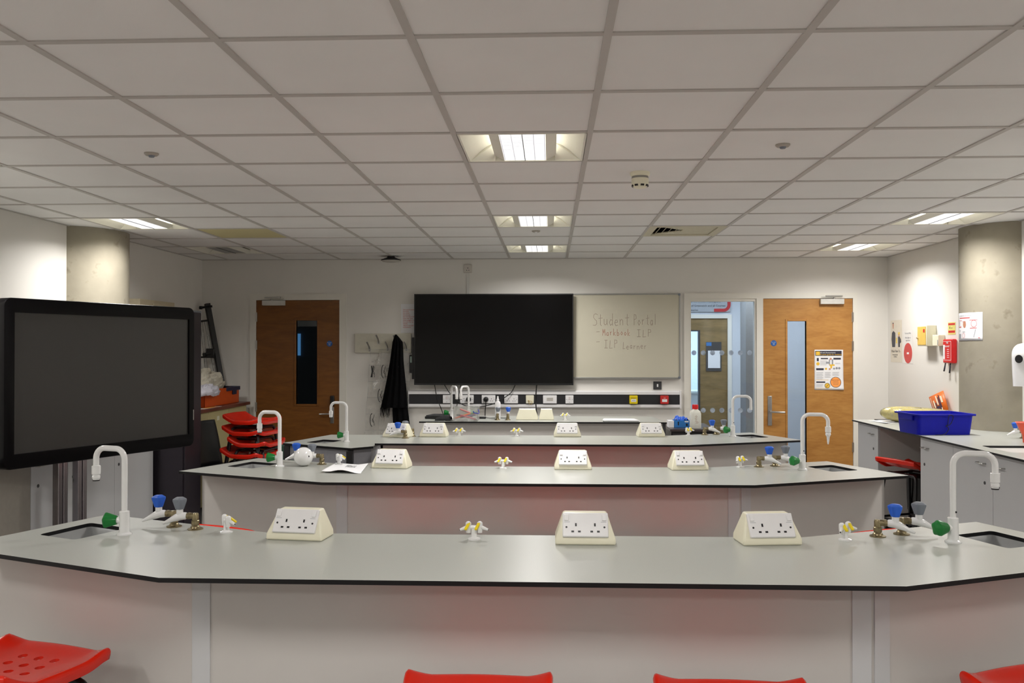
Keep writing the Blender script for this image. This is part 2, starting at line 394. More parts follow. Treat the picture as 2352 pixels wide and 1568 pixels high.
for (i, j), on in FIX.items():
    x, y = GX0+G*i+.3, GY0+G*j+.3
    if y < YF+.3: continue
    if on:
        lab = 'lit square louvred ceiling light, %s column, %s' % (colname[i], rowname[j])
        if not used: o = lit0; o.location = (x, y, ZC); o['label'] = lab; o['group'] = 'lit ceiling lights'; used = True
        else: o = dup(lit0, (x, y, ZC), 0, lab, 'lit ceiling lights')
    else:
        off0.location = (x, y, ZC); off0['label'] = 'unlit ceiling light above the far left corner'; off0['category'] = 'ceiling light'

# vent
vt = thing('ceiling_vent', 'cream square air vent set in the ceiling, its slots showing', 'vent', (GX0+G*VENT[0]+.3, GY0+G*VENT[1]+.3, ZC))
M_VENT = mat('cream_vent_plastic', (206, 200, 176), 0.6)
b = B(); h = .2985
for bx in ((-h, h, -h, -h+.06), (-h, h, h-.06, h), (-h, -h+.06, -h+.06, h-.06), (h-.06, h, -h+.06, h-.06)): b.box(*bx, -.001, .012)
obj('frame', b, M_VENT, vt)
b = B(); b.box(-h, h, -h, h, .07, .08)
obj('backing', b, M_GAP, vt)
for k in range(5):      # slats of the left quarter get shorter towards the middle
    hy = .236-.046*k; x = -.236+.048*k; b = B(); b._add([(x+.026, -hy, .004), (x+.046, -hy, .022), (x+.046, hy, .022), (x+.026, hy, .004)], [(0, 1, 2, 3)]); obj('slat', b, M_VENT, vt, solid=.003, normals=False)
b = B(); P = [(-.236, .236), (0, 0), (-.236, -.236), (.236, -.236), (.236, .236)]; b.prism(P, .008, .014); obj('core_panel', b, M_VENT, vt)

# smoke detector
p = onz(1470, 398, ZC)
sd = thing('smoke_detector', 'cream round smoke detector hanging from a ceiling tile', 'smoke detector', (p.x, p.y, ZC+.005))
b = B(); b.lathe([(.0, 0), (.054, 0), (.054, -.012), (.046, -.022), (.0, -.022)]); obj('base', b, M_CREAM, sd)
b = B(); b.lathe([(.0, -.022), (.044, -.022), (.046, -.034), (0, -.034)]); obj('collar', b, mat('grey_collar', (150, 148, 140), .5), sd)
b = B(); b.lathe([(0, -.034), (.046, -.034), (.047, -.06), (.040, -.076), (.030, -.084), (0, -.086)]); obj('cap', b, M_CREAM, sd)
b = B()
for k in range(8):
    a = 2*PI*k/8+.2; b.box(-.0095, .0095, .036, .0445, -.0775, -.068, RZ(a))
obj('grille', b, M_BLACK, sd)
for (px, py, lab) in ((348, 354, 'small flat round sensor in the ceiling, left side'), (1798, 334, 'small flat round sensor in the ceiling, right side'), (1231, 531, 'small flat round sensor in the ceiling between two middle lights')):
    p = onz(px, py, ZC); s = thing('ceiling_sensor', lab, 'sensor', (p.x, p.y, ZC+.005), group='flat ceiling sensors')
    b = B(); b.lathe([(0, 0), (.034, 0), (.034, -.006), (.027, -.012), (0, -.012)]); obj('ring', b, mat('sensor_ring', (176, 170, 160), .5), s)
    b = B(); b.lathe([(0, -.012), (.016, -.012), (.012, -.020), (0, -.021)]); obj('lens', b, M_GREY if px != 1231 else M_WHITE, s)
p = onz(898, 589, ZC)
s = thing('ceiling_access_point', 'black round device with pale underside on the ceiling by the far wall', 'wireless device', (p.x, min(p.y, 9.05), ZC+.002))
b = B(); b.lathe([(0, 0), (.04, 0), (.04, -.012), (.07, -.022), (.1, -.034), (.103, -.044), (0, -.044)], n=32); obj('housing', b, M_BLACK, s)
b = B(); b.lathe([(0, -.044), (.098, -.044), (.085, -.056), (.045, -.062), (0, -.063)], n=32); obj('cover', b, mat('pale_cover', (190, 186, 178), .5), s)

# ================================================================== DOORS AND INTERNAL WINDOW
def hinge(parent, x, z, y=YB-.004):
    b = B(); b.box(x-.012, x+.012, y-.004, y, z-.05, z+.05); b.tube([(x, y-.008, z-.05), (x, y-.008, z+.05)], .006, n=8); obj('hinge', b, M_CHROME, parent)
def closer(parent, x0, x1, z, side):
    o = obj('door_closer', B().box(x0, x1, YB-.05, YB-.004, z-.062, z-.008), mat('closer_silver', (208, 206, 200), .4), parent, bevel=.004)
    b = B(); xm = (x0+x1)/2 + side*.02
    b.tube([(xm, YB-.03, z-.01), (xm, YB-.03, z+.012)], .009, n=10)
    b.box(xm-.01, xm+.13*side*-1, YB-.045, YB-.03, z+.008, z+.014)
    b.box(xm-.08, xm+.09, YB-.028, YB-.004, z+.016, z+.03)
    obj('closer_arm', b, M_CHROME, o)
# --- left door
d1 = thing('door_1', 'brown wooden door with narrow dark glass at the far left', 'door', kind='structure')
b = B(); x0, x1, zt = DL
b.box(x0, x0+.065, YB-.012, YB+.10, 0, zt-.065); b.box(x1-.075, x1, YB-.012, YB+.10, 0, zt-.065); b.box(x0, x1, YB-.012, YB+.10, zt-.065, zt)
obj('door_frame', b, M_FRAME, d1)
lx0, lx1 = x0+.067, x1-.078; ga, gb, gz0, gz1 = -2.706, -2.482, .932, 1.822
b = B(); yy = (YB+.0, YB+.044)
b.box(lx0, ga, *yy, .01, zt-.068); b.box(gb, lx1, *yy, .01, zt-.068); b.box(ga, gb, *yy, .01, gz0); b.box(ga, gb, *yy, gz1, zt-.068)
leaf1 = obj('door_leaf', b, M_WOOD_SHADE, d1)
b = B(); t = .022
for bx in ((ga-t, ga, gz0-t, gz1+t), (gb, gb+t, gz0-t, gz1+t), (ga, gb, gz0-t, gz0), (ga, gb, gz1, gz1+t)): b.box(bx[0], bx[1], YB-.006, YB+.05, bx[2], bx[3])
obj('glazing_bead', b, M_WOOD_SHADE, leaf1, bevel=.003)
b = B(); b.box(ga, gb, YB+.018, YB+.024, gz0, gz1); obj('vision_glass', b, M_GLASS, leaf1)
for z in (1.86, 1.56, .90): hinge(d1, x0+.066, z)
closer(d1, ony(605, 690).x, ony(656, 690).x, zt-.062, -1)
def lever(parent, x, zc, dr, plate=(.02, .12)):
    b = B(); b.box(x-plate[0], x+plate[0], YB-.009, YB-.0005, zc-plate[1]*1.5, zc+plate[1]); pl = obj('handle_plate', b, M_CHROME, parent, bevel=.004)
    b = B(); b.tube([(x, YB-.008, zc), (x, YB-.045, zc), (x+dr*.015, YB-.055, zc), (x+dr*.125, YB-.055, zc-.003)], .009, n=12); obj('door_handle', b, M_CHROME, pl)
q = ony(763, 945); lever(d1, q.x, q.z-.02, -1, (.020, .07))
q = ony(764, 920)
b = B(); b.box(q.x-.022, q.x+.022, YB-.03, YB-.0005, q.z-.055, q.z+.055); kp = obj('keypad', b, M_BLACK, d1, bevel=.008)
b = B(); b.tube([(q.x, YB-.03, q.z-.028), (q.x, YB-.05, q.z-.028)], .016, n=16); obj('thumb_turn', b, M_BLACK, kp)
def blue_disc(parent, px, py):
    q = ony(px, py); b = B(); b.lathe([(0, 0), (.031, 0), (.031, .001), (0, .001)], TR(q.x, YB-.0006, q.z) @ RX(PI/2), n=32)
    o = obj('fire_door_disc', b, mat('sign_blue', (24, 92, 170), .4), parent)
    b = B(); 
    for k, tx in enumerate(('Fire door', 'keep', 'shut')): b.text(tx, .012, TR(q.x, YB-.0022, q.z+.008-.013*k) @ RX(PI/2), align='CENTER')
    obj('lettering', b, M_PAPER, o)
blue_disc(d1, 757, 789)

# --- right door + side window in one frame
d2 = thing('door_2', 'oak door with tall glass strip, poster and lever handle at the far right', 'door', kind='structure')
dx0, dx1, dzt = 2.222, 3.137, 2.042
b = B()
b.box(WR[0], WR[0]+.055, YB-.012, YB+.11, 0, dzt+.003); b.box(WR[1]-.045, WR[1], YB-.012, YB+.11, 0, dzt+.003); b.box(WR[0], WR[1], YB-.012, YB+.11, dzt+.003, WR[2])
b.box(2.15, dx0-.004, YB-.012, YB+.11, 0, dzt+.003)
obj('door_frame', b, M_FRAME, d2)
ga, gb, gz0, gz1 = 2.470, 2.663, .30, 1.808
b = B()
b.box(dx0, ga, *yy, .01, dzt); b.box(gb, dx1, *yy, .01, dzt); b.box(ga, gb, *yy, .01, gz0); b.box(ga, gb, *yy, gz1, dzt)
leaf2 = obj('door_leaf', b, M_WOOD, d2)
b = B()
for bx in ((ga-t, ga, gz0-t, gz1+t), (gb, gb+t, gz0-t, gz1+t), (ga, gb, gz0-t, gz0), (ga, gb, gz1, gz1+t)): b.box(bx[0], bx[1], YB-.006, YB+.05, bx[2], bx[3])
obj('glazing_bead', b, M_WOOD, leaf2, bevel=.003)
b = B(); b.box(ga, gb, YB+.018, YB+.024, gz0, gz1); obj('vision_glass', b, M_GLASS, leaf2)
for z in (1.85, 1.55, .5): hinge(d2, dx1+.004, z)
closer(d2, ony(1882, 690).x, ony(1936, 690).x, dzt+.003, 1)
q = ony(1768, 945); b = B(); b.box(q.x-.022, q.x+.022, YB-.009, YB-.0005, ony(1768, 977).z, ony(1768, 909).z); pl = obj('handle_plate', b, M_CHROME, d2, bevel=.004)
b = B(); b.tube([(q.x, YB-.008, q.z), (q.x, YB-.05, q.z), (q.x+.015, YB-.06, q.z), (q.x+.14, YB-.06, q.z-.004)], .011, n=12); obj('door_handle', b, M_CHROME, pl)
blue_disc(d2, 1777, 788)
# side window
w1 = thing('window_1', 'tall internal glass panel beside the right door looking into the corridor', 'window', kind='structure')
b = B(); wx0, wx1, wzt = WR[0]+.055, 2.15, WR[2]-.06
for bx in ((wx0, wx0+.018, .2, wzt-.028), (wx1-.018, wx1, .2, wzt-.028), (wx0, wx1, wzt-.028, wzt+.002), (wx0, wx1, 0, .2)): b.box(bx[0], bx[1], YB, YB+.07, bx[2], bx[3])
obj('window_frame', b, M_FRAME, w1)
b = B(); b.box(wx0+.018, wx1-.018, YB+.03, YB+.036, .2, wzt-.028); pane = obj('pane', b, M_GLASS, w1)
M_FROST = glassy('frosted_dot', (0.5, 0.52, 0.56), 0.1, 0.3, 0.5, (0.85, 0.92, 1.0))
b = B()
for row in (810, 942):
    for k in range(7):
        q = ony(1594+21.3*k, row, YB+.03)
        if q.x < wx1-.04: b.lathe([(0, 0), (.026, 0), (.026, .0006), (0, .0006)], TR(q.x, YB+.0292, q.z) @ RX(PI/2), n=24)
obj('frosted_dots', b, M_FROST, pane)

# ------------------------------------------------------------------ beyond the far wall
M_CORR = mat('corridor_wall_paint', (205, 210, 218), 0.7, var=0.02, scale=3)
YC = 11.4
b = B(); b.box(-4.2, .9, YB+TH, 12.6, 2.55, 2.62); b.box(.9, 5.2, YB+TH, 14.6, 2.55, 2.62)
tag(obj('ceiling', b, M_CORR), 'plain ceiling of the spaces beyond the far wall', 'ceiling', kind='structure')
cdx0, cdx1 = ony(1560, 800, YC).x, ony(1671, 800, YC).x; cdz = ony(1620, 731, YC).z
b = B(); b.box(.9, cdx0-.06, YC, YC+.12, 0, 2.62); b.box(cdx0-.06, cdx1+.05, YC, YC+.12, cdz+.05, 2.62); b.box(cdx1+.05, 5.2, YC, YC+.12, 0, 2.62)
b.box(.9, .98, YB+TH, YC, 0, 2.62); b.box(5.1, 5.2, YB+TH, YC, 0, 2.62)
tag(obj('wall_corridor', b, M_CORR), 'pale wall of the corridor seen through the glass', 'wall', kind='structure')
qx = ony(1711, 800, YB+1.2).x
b = B(); b.box(qx, qx+.10, YB+1.15, YB+1.45, 0, 2.55); tag(obj('reflection_strip', b, mat('reflection_grey', (150, 150, 150), .7)), 'grey upright imitating a reflection strip in the glass panel', 'wall', kind='structure')  # block standing in for a darker reflection strip in the pane
d3 = thing('door_3', 'brown door across the corridor seen through the glass panel', 'door', kind='structure')
b = B(); b.box(cdx0-.06, cdx0, YC-.02, YC+.1, 0, cdz+.05); b.box(cdx1, cdx1+.05, YC-.02, YC+.1, 0, cdz+.05); b.box(cdx0, cdx1, YC-.02, YC+.1, cdz, cdz+.05)
obj('door_frame', b, M_FRAME, d3)
g0, g1 = cdx0+.08, ony(1606, 800, YC).x; gt = ony(1600, 760, YC).z
b = B(); b.box(cdx0, g0, YC+.01, YC+.05, 0, cdz); b.box(g1, cdx1, YC+.01, YC+.05, 0, cdz); b.box(g0, g1, YC+.01, YC+.05, gt, cdz); b.box(g0, g1, YC+.01, YC+.05, 0, .25)
obj('door_leaf', b, M_WOODC, d3)
b = B(); b.box(g1-.012, g1+.012, YC, YC+.055, .25, gt-.004); b.box(g0, g1+.012, YC, YC+.055, gt-.004, gt+.012); obj('glazing_bead', b, M_DKGREY, d3)
b = B(); b.box(g0, g1, YC+.028, YC+.033, .25, gt); obj('vision_glass', b, M_GLASS, d3)
nb = thing('notice_board', 'dark notice holder with white sheet on the corridor door', 'notice')
a0, a1 = ony(1622, 785, YC), ony(1657, 852, YC)
b = B(); b.box(a0.x, a1.x, YC-.004, YC+.009, a1.z, a0.z); obj('board', b, M_DKGREY, nb)
a2, a3 = ony(1626, 805, YC), ony(1654, 845, YC)
b = B(); b.box(a2.x, a3.x, YC-.006, YC-.0045, a3.z, a2.z); obj('sheet', b, M_PAPER, nb)
a2, a3 = ony(1622, 786, YC), ony(1634, 794, YC)
b = B(); b.box(a2.x, a3.x, YC-.006, YC-.0045, a3.z, a2.z); obj('blue_label', b, mat('label_blue', (50, 120, 190), .5), nb)
# corridor wall sign with a red rounded corner
cs = thing('corridor_sign', 'grey corridor sign with text and red rounded corner', 'sign')
s0, s1 = ony(1540, 640, YC), ony(1677, 716, YC)
b = B(); b.box(s0.x, s1.x, YC-.03, YC-.002, s1.z, s0.z); obj('board', b, mat('sign_grey', (170, 174, 180), .5), cs)
b = B(); cx, cz, rr = s1.x-.09, s1.z+.09, .07
pts = [(cx-.12, 0, cz-rr), (cx, 0, cz-rr)]+[(cx+rr*math.cos(a), 0, cz+rr*math.sin(a)) for a in [(-PI/2)+k*PI/16 for k in range(9)]]+[(cx+rr, 0, cz+.45)]
def off(k, d_):
    a_, c_ = Vector(pts[max(k-1, 0)]), Vector(pts[min(k+1, len(pts)-1)]); t_ = (c_-a_).normalized(); return (pts[k][0]-t_.z*d_, pts[k][2]+t_.x*d_)
b.prism([off(k, .02) for k in range(len(pts))]+[off(k, -.02) for k in range(len(pts)-1, -1, -1)], -.004, 0, TR(0, YC-.0305, 0) @ RX(PI/2) @ TR(0, 0, .004))
obj('red_border', b, mat('sign_red', (190, 40, 44), .5), cs)
b = B()
for k, tx in enumerate(('Professional Certificate Training and', 'University of Greenwich and all Courses', 'and Laboratories')):
    b.text(tx, .036, TR(s0.x+.10, YC-.0325, 2.115-.055*k) @ RX(PI/2))
obj('lettering', b, M_DKGREY, cs)
# bright room behind the corridor door
b = B(); b.box(.9, .98, YC+.12, 14.4, 0, 2.6); b.box(3.4, 3.48, YC+.12, 14.4, 0, 2.6); b.box(.9, 3.48, 14.4, 14.5, 0, 2.6)
tag(obj('wall_far_room', b, mat('far_room_paint', (226, 234, 244), .7)), 'bright wall of the room beyond the corridor door', 'wall', kind='structure')
fb = thing('far_bench', 'pale bench in the bright room beyond the corridor door', 'bench')
b = B(); b.box(1.3, 2.9, 13.0, 13.6, .87, .9); obj('worktop', b, M_LAM, fb)
b = B(); b.box(1.35, 2.85, 13.1, 13.55, 0, .87); obj('panel', b, M_PANEL, fb)
for (lx, ly, lz, en, nm, col, sz) in ((-1.6, 10.9, 2.48, 13.0, 'unlit side room', (0.8, 0.9, 1.0), (.5, .5)), (2.6, 10.3, 2.48, CORRIDOR_W, 'corridor', (0.78, 0.88, 1.0), (3.0, .5)), (1.9, 12.9, 2.48, LAB_W, 'far room', (0.72, 0.86, 1.0), (.9, .9))):
    t_ = thing('added_light', 'unseen white light panel added for the %s' % nm, 'ceiling light', (lx, ly, lz))  # bluish panels out of view, added to light the spaces beyond
    b = B(); b.box(-sz[0]/2, sz[0]/2, -sz[1]/2, sz[1]/2, .005, .03); obj('panel', b, M_WING, t_)
    ld = bpy.data.lights.new(nm, 'AREA'); ld.shape = 'RECTANGLE'; ld.size = sz[0]; ld.size_y = sz[1]; ld.energy = en; ld.color = col
    lo = bpy.data.objects.new('lamp', ld); C.objects.link(lo); lo.parent = t_
# dark room behind the left door
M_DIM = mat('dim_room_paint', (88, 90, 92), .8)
b = B(); b.box(-4.2, -4.1, YB+TH, 12.6, 0, 2.6); b.box(.8, .9, YB+TH, 12.6, 0, 2.6); b.box(-4.2, .9, 12.5, 12.6, 0, 2.6); b.box(-2.62, -2.4, 11.5, 11.9, 0, 2.6)
tag(obj('wall_side_room', b, M_DIM), 'dark walls of the unlit room behind the left door', 'wall', kind='structure')
q0, q1 = ony(684, 766, 12.48), ony(690, 816, 12.48)
b = B(); b.box(q0.x-.2, q1.x, 12.47, 12.495, q1.z, q0.z); tag(obj('glow_strip', b, mat('glowing_blue_strip', (90, 140, 190), .5, emit=(90, 150, 205), estr=.45)), 'small glowing blue strip added in the dark room behind the left door', 'window', kind='structure')  # glowing panel added for a blue streak in the door glass

# ================================================================== THINGS ON THE FAR WALL
tv = thing('television', 'large black flat television on the far wall', 'television')
x0, z0, x1, z1 = ony(951, 884).x, ony(951, 884, 9.22).z, ony(1317, 674, 9.22).x, ony(1317, 674, 9.22).z
x0 = ony(951, 884, 9.2).x; x1 = ony(1317, 674, 9.2).x; z0 = ony(1100, 884, 9.2).z; z1 = ony(1100, 674.5, 9.2).z
b = B(); b.box(x0, x1, 9.2, 9.235, z0, z1); obj('casing', b, M_BLACK, tv, bevel=.003)
b = B(); b.box(x0+.012, x1-.012, 9.1985, 9.1995, z0+.02, z1-.012); obj('screen', b, M_TVSCREEN, tv)
b = B(); b.box(x0+.4, x1-.4, 9.235, 9.298, z0+.2, z1-.25); b.box(x0-.03, x0+.3, 9.24, 9.298, z0+.06, z0+.5); obj('wall_mount', b, M_BLACK, tv)
# small black box left of the television
rc = thing('wall_controller', 'small black box with pale label on the wall left of the television', 'controller')
q0, q1 = ony(942, 815), ony(952, 856)
b = B(); b.box(q0.x, q1.x+.02, YB-.05, YB-.001, q1.z, q0.z); obj('case', b, M_BLACK, rc, bevel=.004)
b = B(); b.box(q0.x+.008, q0.x+.03, YB-.052, YB-.0505, q0.z-.08, q0.z-.015); obj('label_plate', b, mat('green_grey_label', (150, 170, 160), .5), rc)
# whiteboard
wb = thing('whiteboard', 'whiteboard right of the television with faded handwriting', 'whiteboard')
x0, x1, z0, z1 = ony(1318, 674).x, ony(1562, 674).x, ony(1400, 869, 9.28).z, ony(1400, 674, 9.28).z
b = B(); b.box(x0-.3, x1-.012, 9.282, 9.296, z0+.012, z1-.012); obj('board', b, M_BOARD, wb)
b = B(); b.box(x0-.3, x1, 9.276, 9.298, z0, z0+.014); b.box(x0-.3, x1, 9.276, 9.298, z1-.014, z1); b.box(x1-.014, x1, 9.276, 9.298, z0, z1); obj('frame', b, mat('aluminium_frame', (170, 170, 166), .35, metal=.7), wb, bevel=.002)
b = B(); b.box(x0-.3, x1-.05, 9.255, 9.276, z0, z0+.004); obj('pen_tray', b, mat('aluminium_frame', (170, 170, 166)), wb)
for zz in (z0, z1-.022):
    b = B(); b.box(x1-.022, x1+.001, 9.273, 9.298, zz, zz+.022); obj('corner_cap', b, M_GREY, wb, bevel=.003)
GL = {'S': [[(1, .9), (.6, 1), (.2, .9), (.1, .7), (.4, .52), (.8, .38), (.85, .15), (.5, 0), (0, .02)]], 't': [[(.5, .95), (.48, .1), (.7, 0)], [(.1, .62), (.9, .66)]],
 'u': [[(.1, .5), (.1, .12), (.35, 0), (.7, .12), (.75, .5)], [(.75, .5), (.8, 0)]], 'd': [[(.8, 1), (.78, 0)], [(.76, .42), (.4, .5), (.1, .25), (.35, 0), (.76, .15)]],
 'e': [[(.1, .25), (.75, .3), (.6, .5), (.3, .48), (.1, .25), (.35, 0), (.8, .06)]], 'n': [[(.1, .5), (.12, 0)], [(.12, .3), (.45, .5), (.7, .38), (.74, 0)]],
 'P': [[(.15, 0), (.18, 1)], [(.18, 1), (.7, .95), (.75, .6), (.2, .5)]], 'o': [[(.4, .5), (.1, .25), (.4, 0), (.75, .25), (.4, .5)]], 'r': [[(.15, .5), (.18, 0)], [(.18, .3), (.6, .5)]],
 'a': [[(.7, .42), (.35, .5), (.1, .22), (.35, 0), (.7, .2)], [(.7, .5), (.76, 0)]], 'l': [[(.3, 1), (.28, 0)]], 'M': [[(0, 0), (.1, .95), (.4, .35), (.7, .95), (.85, 0)]],
 'k': [[(.1, 1), (.12, 0)], [(.65, .5), (.14, .22), (.7, 0)]], 'b': [[(.1, 1), (.12, 0)], [(.12, .4), (.5, .5), (.75, .25), (.45, 0), (.12, .1)]], 'I': [[(.4, 1), (.4, 0)], [(.1, 1), (.75, 1)], [(.05, 0), (.8, 0)]],
 'L': [[(.25, 1), (.15, 0), (.8, .05)]], '-': [[(0, .5), (.9, .55)]]}
HWN = [0]
def handwrite(bb, s, px, py, cw, ch, mi):
    for k, chh in enumerate(s):
        if chh == ' ': continue
        for st in GL[chh]:
            P = [ony(px+(k+.85*u)*cw, py-v*ch+math.sin(k*2.1)*1.0, 9.2815) for u, v in st]
            for i in range(len(P)-1):
                d_ = (P[i+1]-P[i]); n_ = Vector((-d_.z, 0, d_.x)).normalized()*.0028; e_ = d_.normalized()*.002
                b_ = [P[i]-n_-e_, P[i+1]-n_+e_, P[i+1]+n_+e_, P[i]+n_-e_]
                HWN[0] += 1; bb._add(b_, [(0, 1, 2, 3)], TR(0, -.0004-.00002*(HWN[0] % 7), 0), mi)
b = B()
handwrite(b, 'Student', 1362, 747, 12.2, 27, 0); handwrite(b, 'Portal', 1455, 746, 9.5, 24, 0)
handwrite(b, '-', 1370, 767, 9, 10, 0); handwrite(b, 'Markbook', 1384, 770, 8.2, 15, 1); handwrite(b, 'ILP', 1463, 773, 12, 16, 0)
handwrite(b, '-', 1370, 790, 9, 10, 0); handwrite(b, 'ILP', 1388, 799, 11, 18, 0); handwrite(b, 'Learner', 1430, 801, 8.2, 15, 0)
obj('handwriting', b, [M_MARK, M_MARKR], wb, normals=False)
# light switch
q = ony(1510, 885); ls = thing('light_switch', 'dark grey light switch plate below the whiteboard', 'light switch')
b = B(); b.box(q.x-.043, q.x+.043, YB-.010, YB-.0005, q.z-.043, q.z+.043); obj('plate', b, M_DKGREY, ls, bevel=.003)
b = B(); b.box(q.x-.008, q.x+.008, YB-.015, YB-.010, q.z-.015, q.z+.015); obj('rocker', b, M_WHITE, ls, bevel=.002)
# socket high on wall with conduit
q = ony(1075, 617); hs = thing('wall_socket', 'single socket high on the far wall above the television', 'socket')
b = B(); b.box(q.x-.043, q.x+.043, YB-.03, YB-.0005, q.z-.043, q.z+.043); obj('plate', b, mat('old_white_plastic', (206, 200, 192), .5), hs, bevel=.004)
b = B(); b.box(q.x-.004, q.x+.004, YB-.031, YB-.0298, q.z+.0, q.z+.010); b.box(q.x-.016, q.x-.007, YB-.031, YB-.0298, q.z-.022, q.z-.015); b.box(q.x+.007, q.x+.016, YB-.031, YB-.0298, q.z-.022, q.z-.015)
obj('pin_holes', b, M_BLACK, hs)
b = B(); b.box(q.x-.012, q.x+.012, YB-.014, YB-.0005, 1.9, q.z-.0432); tag(obj('cable_conduit', b, mat('conduit_plastic', (214, 212, 208), .45)), 'white plastic conduit running from the high socket down behind the television', 'conduit')
# notice with red text
q0, q1 = ony(921, 698), ony(956, 764); nt_ = thing('red_text_notice', 'white notice with lines of red text half hidden by the television', 'notice')
b = B(); b.box(q0.x, q1.x+.05, YB-.0015, YB-.0005, q1.z, q0.z); obj('sheet', b, M_PAPER, nt_)
b = B()
for k, tx in enumerate(('Set a good example', 'No food', 'No drinks', 'No phones', 'No running in lab', 'Wear lab coats', 'Wear goggles now', 'Tie your hair up', 'Thanks', ' Report any spill', 'immediately')):
    b.text(tx, .017, TR(q0.x+.022, YB-.002, q0.z-.065-.0187*k) @ RX(PI/2))
obj('lettering', b, M_RINK, nt_)

# dado trunking
x0, x1 = -1.493, 1.36; z0, z1 = ony(1263, 937, 9.24).z, ony(1263, 897, 9.24).z
dt = thing('dado_trunking', 'white cable trunking with black centre strip along the far wall', 'trunking')
zm = (z0+z1)/2; hb = .052
b = B()
for (za, zb, s) in ((z0, zm-hb, 1), (zm+hb, z1, -1)):
    prof = [(YB-.001, za), (YB-.001, zb), (YB-.052, zb), (YB-.052, za+.012 if s > 0 else za), (YB-.03, za)] if s > 0 else [(YB-.001, za), (YB-.001, zb), (YB-.03, zb), (YB-.052, zb-.012), (YB-.052, za)]
    n = len(prof); b._add([(x0, p_[0], p_[1]) for p_ in prof]+[(x1, p_[0], p_[1]) for p_ in prof], [tuple(range(n)), tuple(range(n, 2*n))]+[(i, (i+1) % n, (i+1) % n+n, i+n) for i in range(n)])
obj('cover', b, M_WHITE, dt)
b = B(); b.box(x0, x1-.012, YB-.046, YB-.0012, zm-hb+.0002, zm+hb-.0002); obj('centre_strip', b, mat('black_strip', (36, 36, 40), .5), dt)
for ea, eb in ((x1-.012, x1+.004), (x0-.004, x0)):
    b = B(); b.box(ea, eb, YB-.054, YB-.001, z0-.002, z1+.002); obj('end_cap', b, M_WHITE, dt, bevel=.003)
def face_holes(bb, cx, cz, y, double, M=I4, s=1.0, mi=None):
    for ox in ((-.030, .030) if double else (0,)):
        bb.box(cx+ox-.0026*s, cx+ox+.0026*s, y-.0008, y+.0004, cz+.004, cz+.014, M, mi)
        for k in (-1, 1): bb.box(cx+ox+k*.0105-.0042, cx+ox+k*.0105+.0042, y-.0008, y+.0004, cz-.016, cz-.0105, M, mi)
    for k in (-1, 1):
        bb.lathe([(0, 0), (.0032, 0), (.0032, .0008), (0, .0008)], M @ TR(cx+k*(.060 if double else .030), y+.0002, cz+.001) @ RX(PI/2), n=10, mi=mi)
plates = [(1026, 'single', 'single white data plate left of the clear box on the trunking'), (1072, 'double', 'double white socket on the trunking behind the clear box'), (1122, 'double', 'double white socket on the trunking with a black plug in it'),
          (1174, 'double', 'double white socket on the trunking right of the black plug'), (1217, 'cream', 'cream single outlet on the trunking with a yellow cord loop'), (1263, 'blank', 'wide white plate with a printed label on the trunking'),
          (1308, 'single', 'single white switch plate on the trunking below the television corner'), (1455, 'yellow', 'yellow emergency call point on the trunking'), (1526, 'red', 'red fire call point on the trunking near the window')]
yt = YB-.052
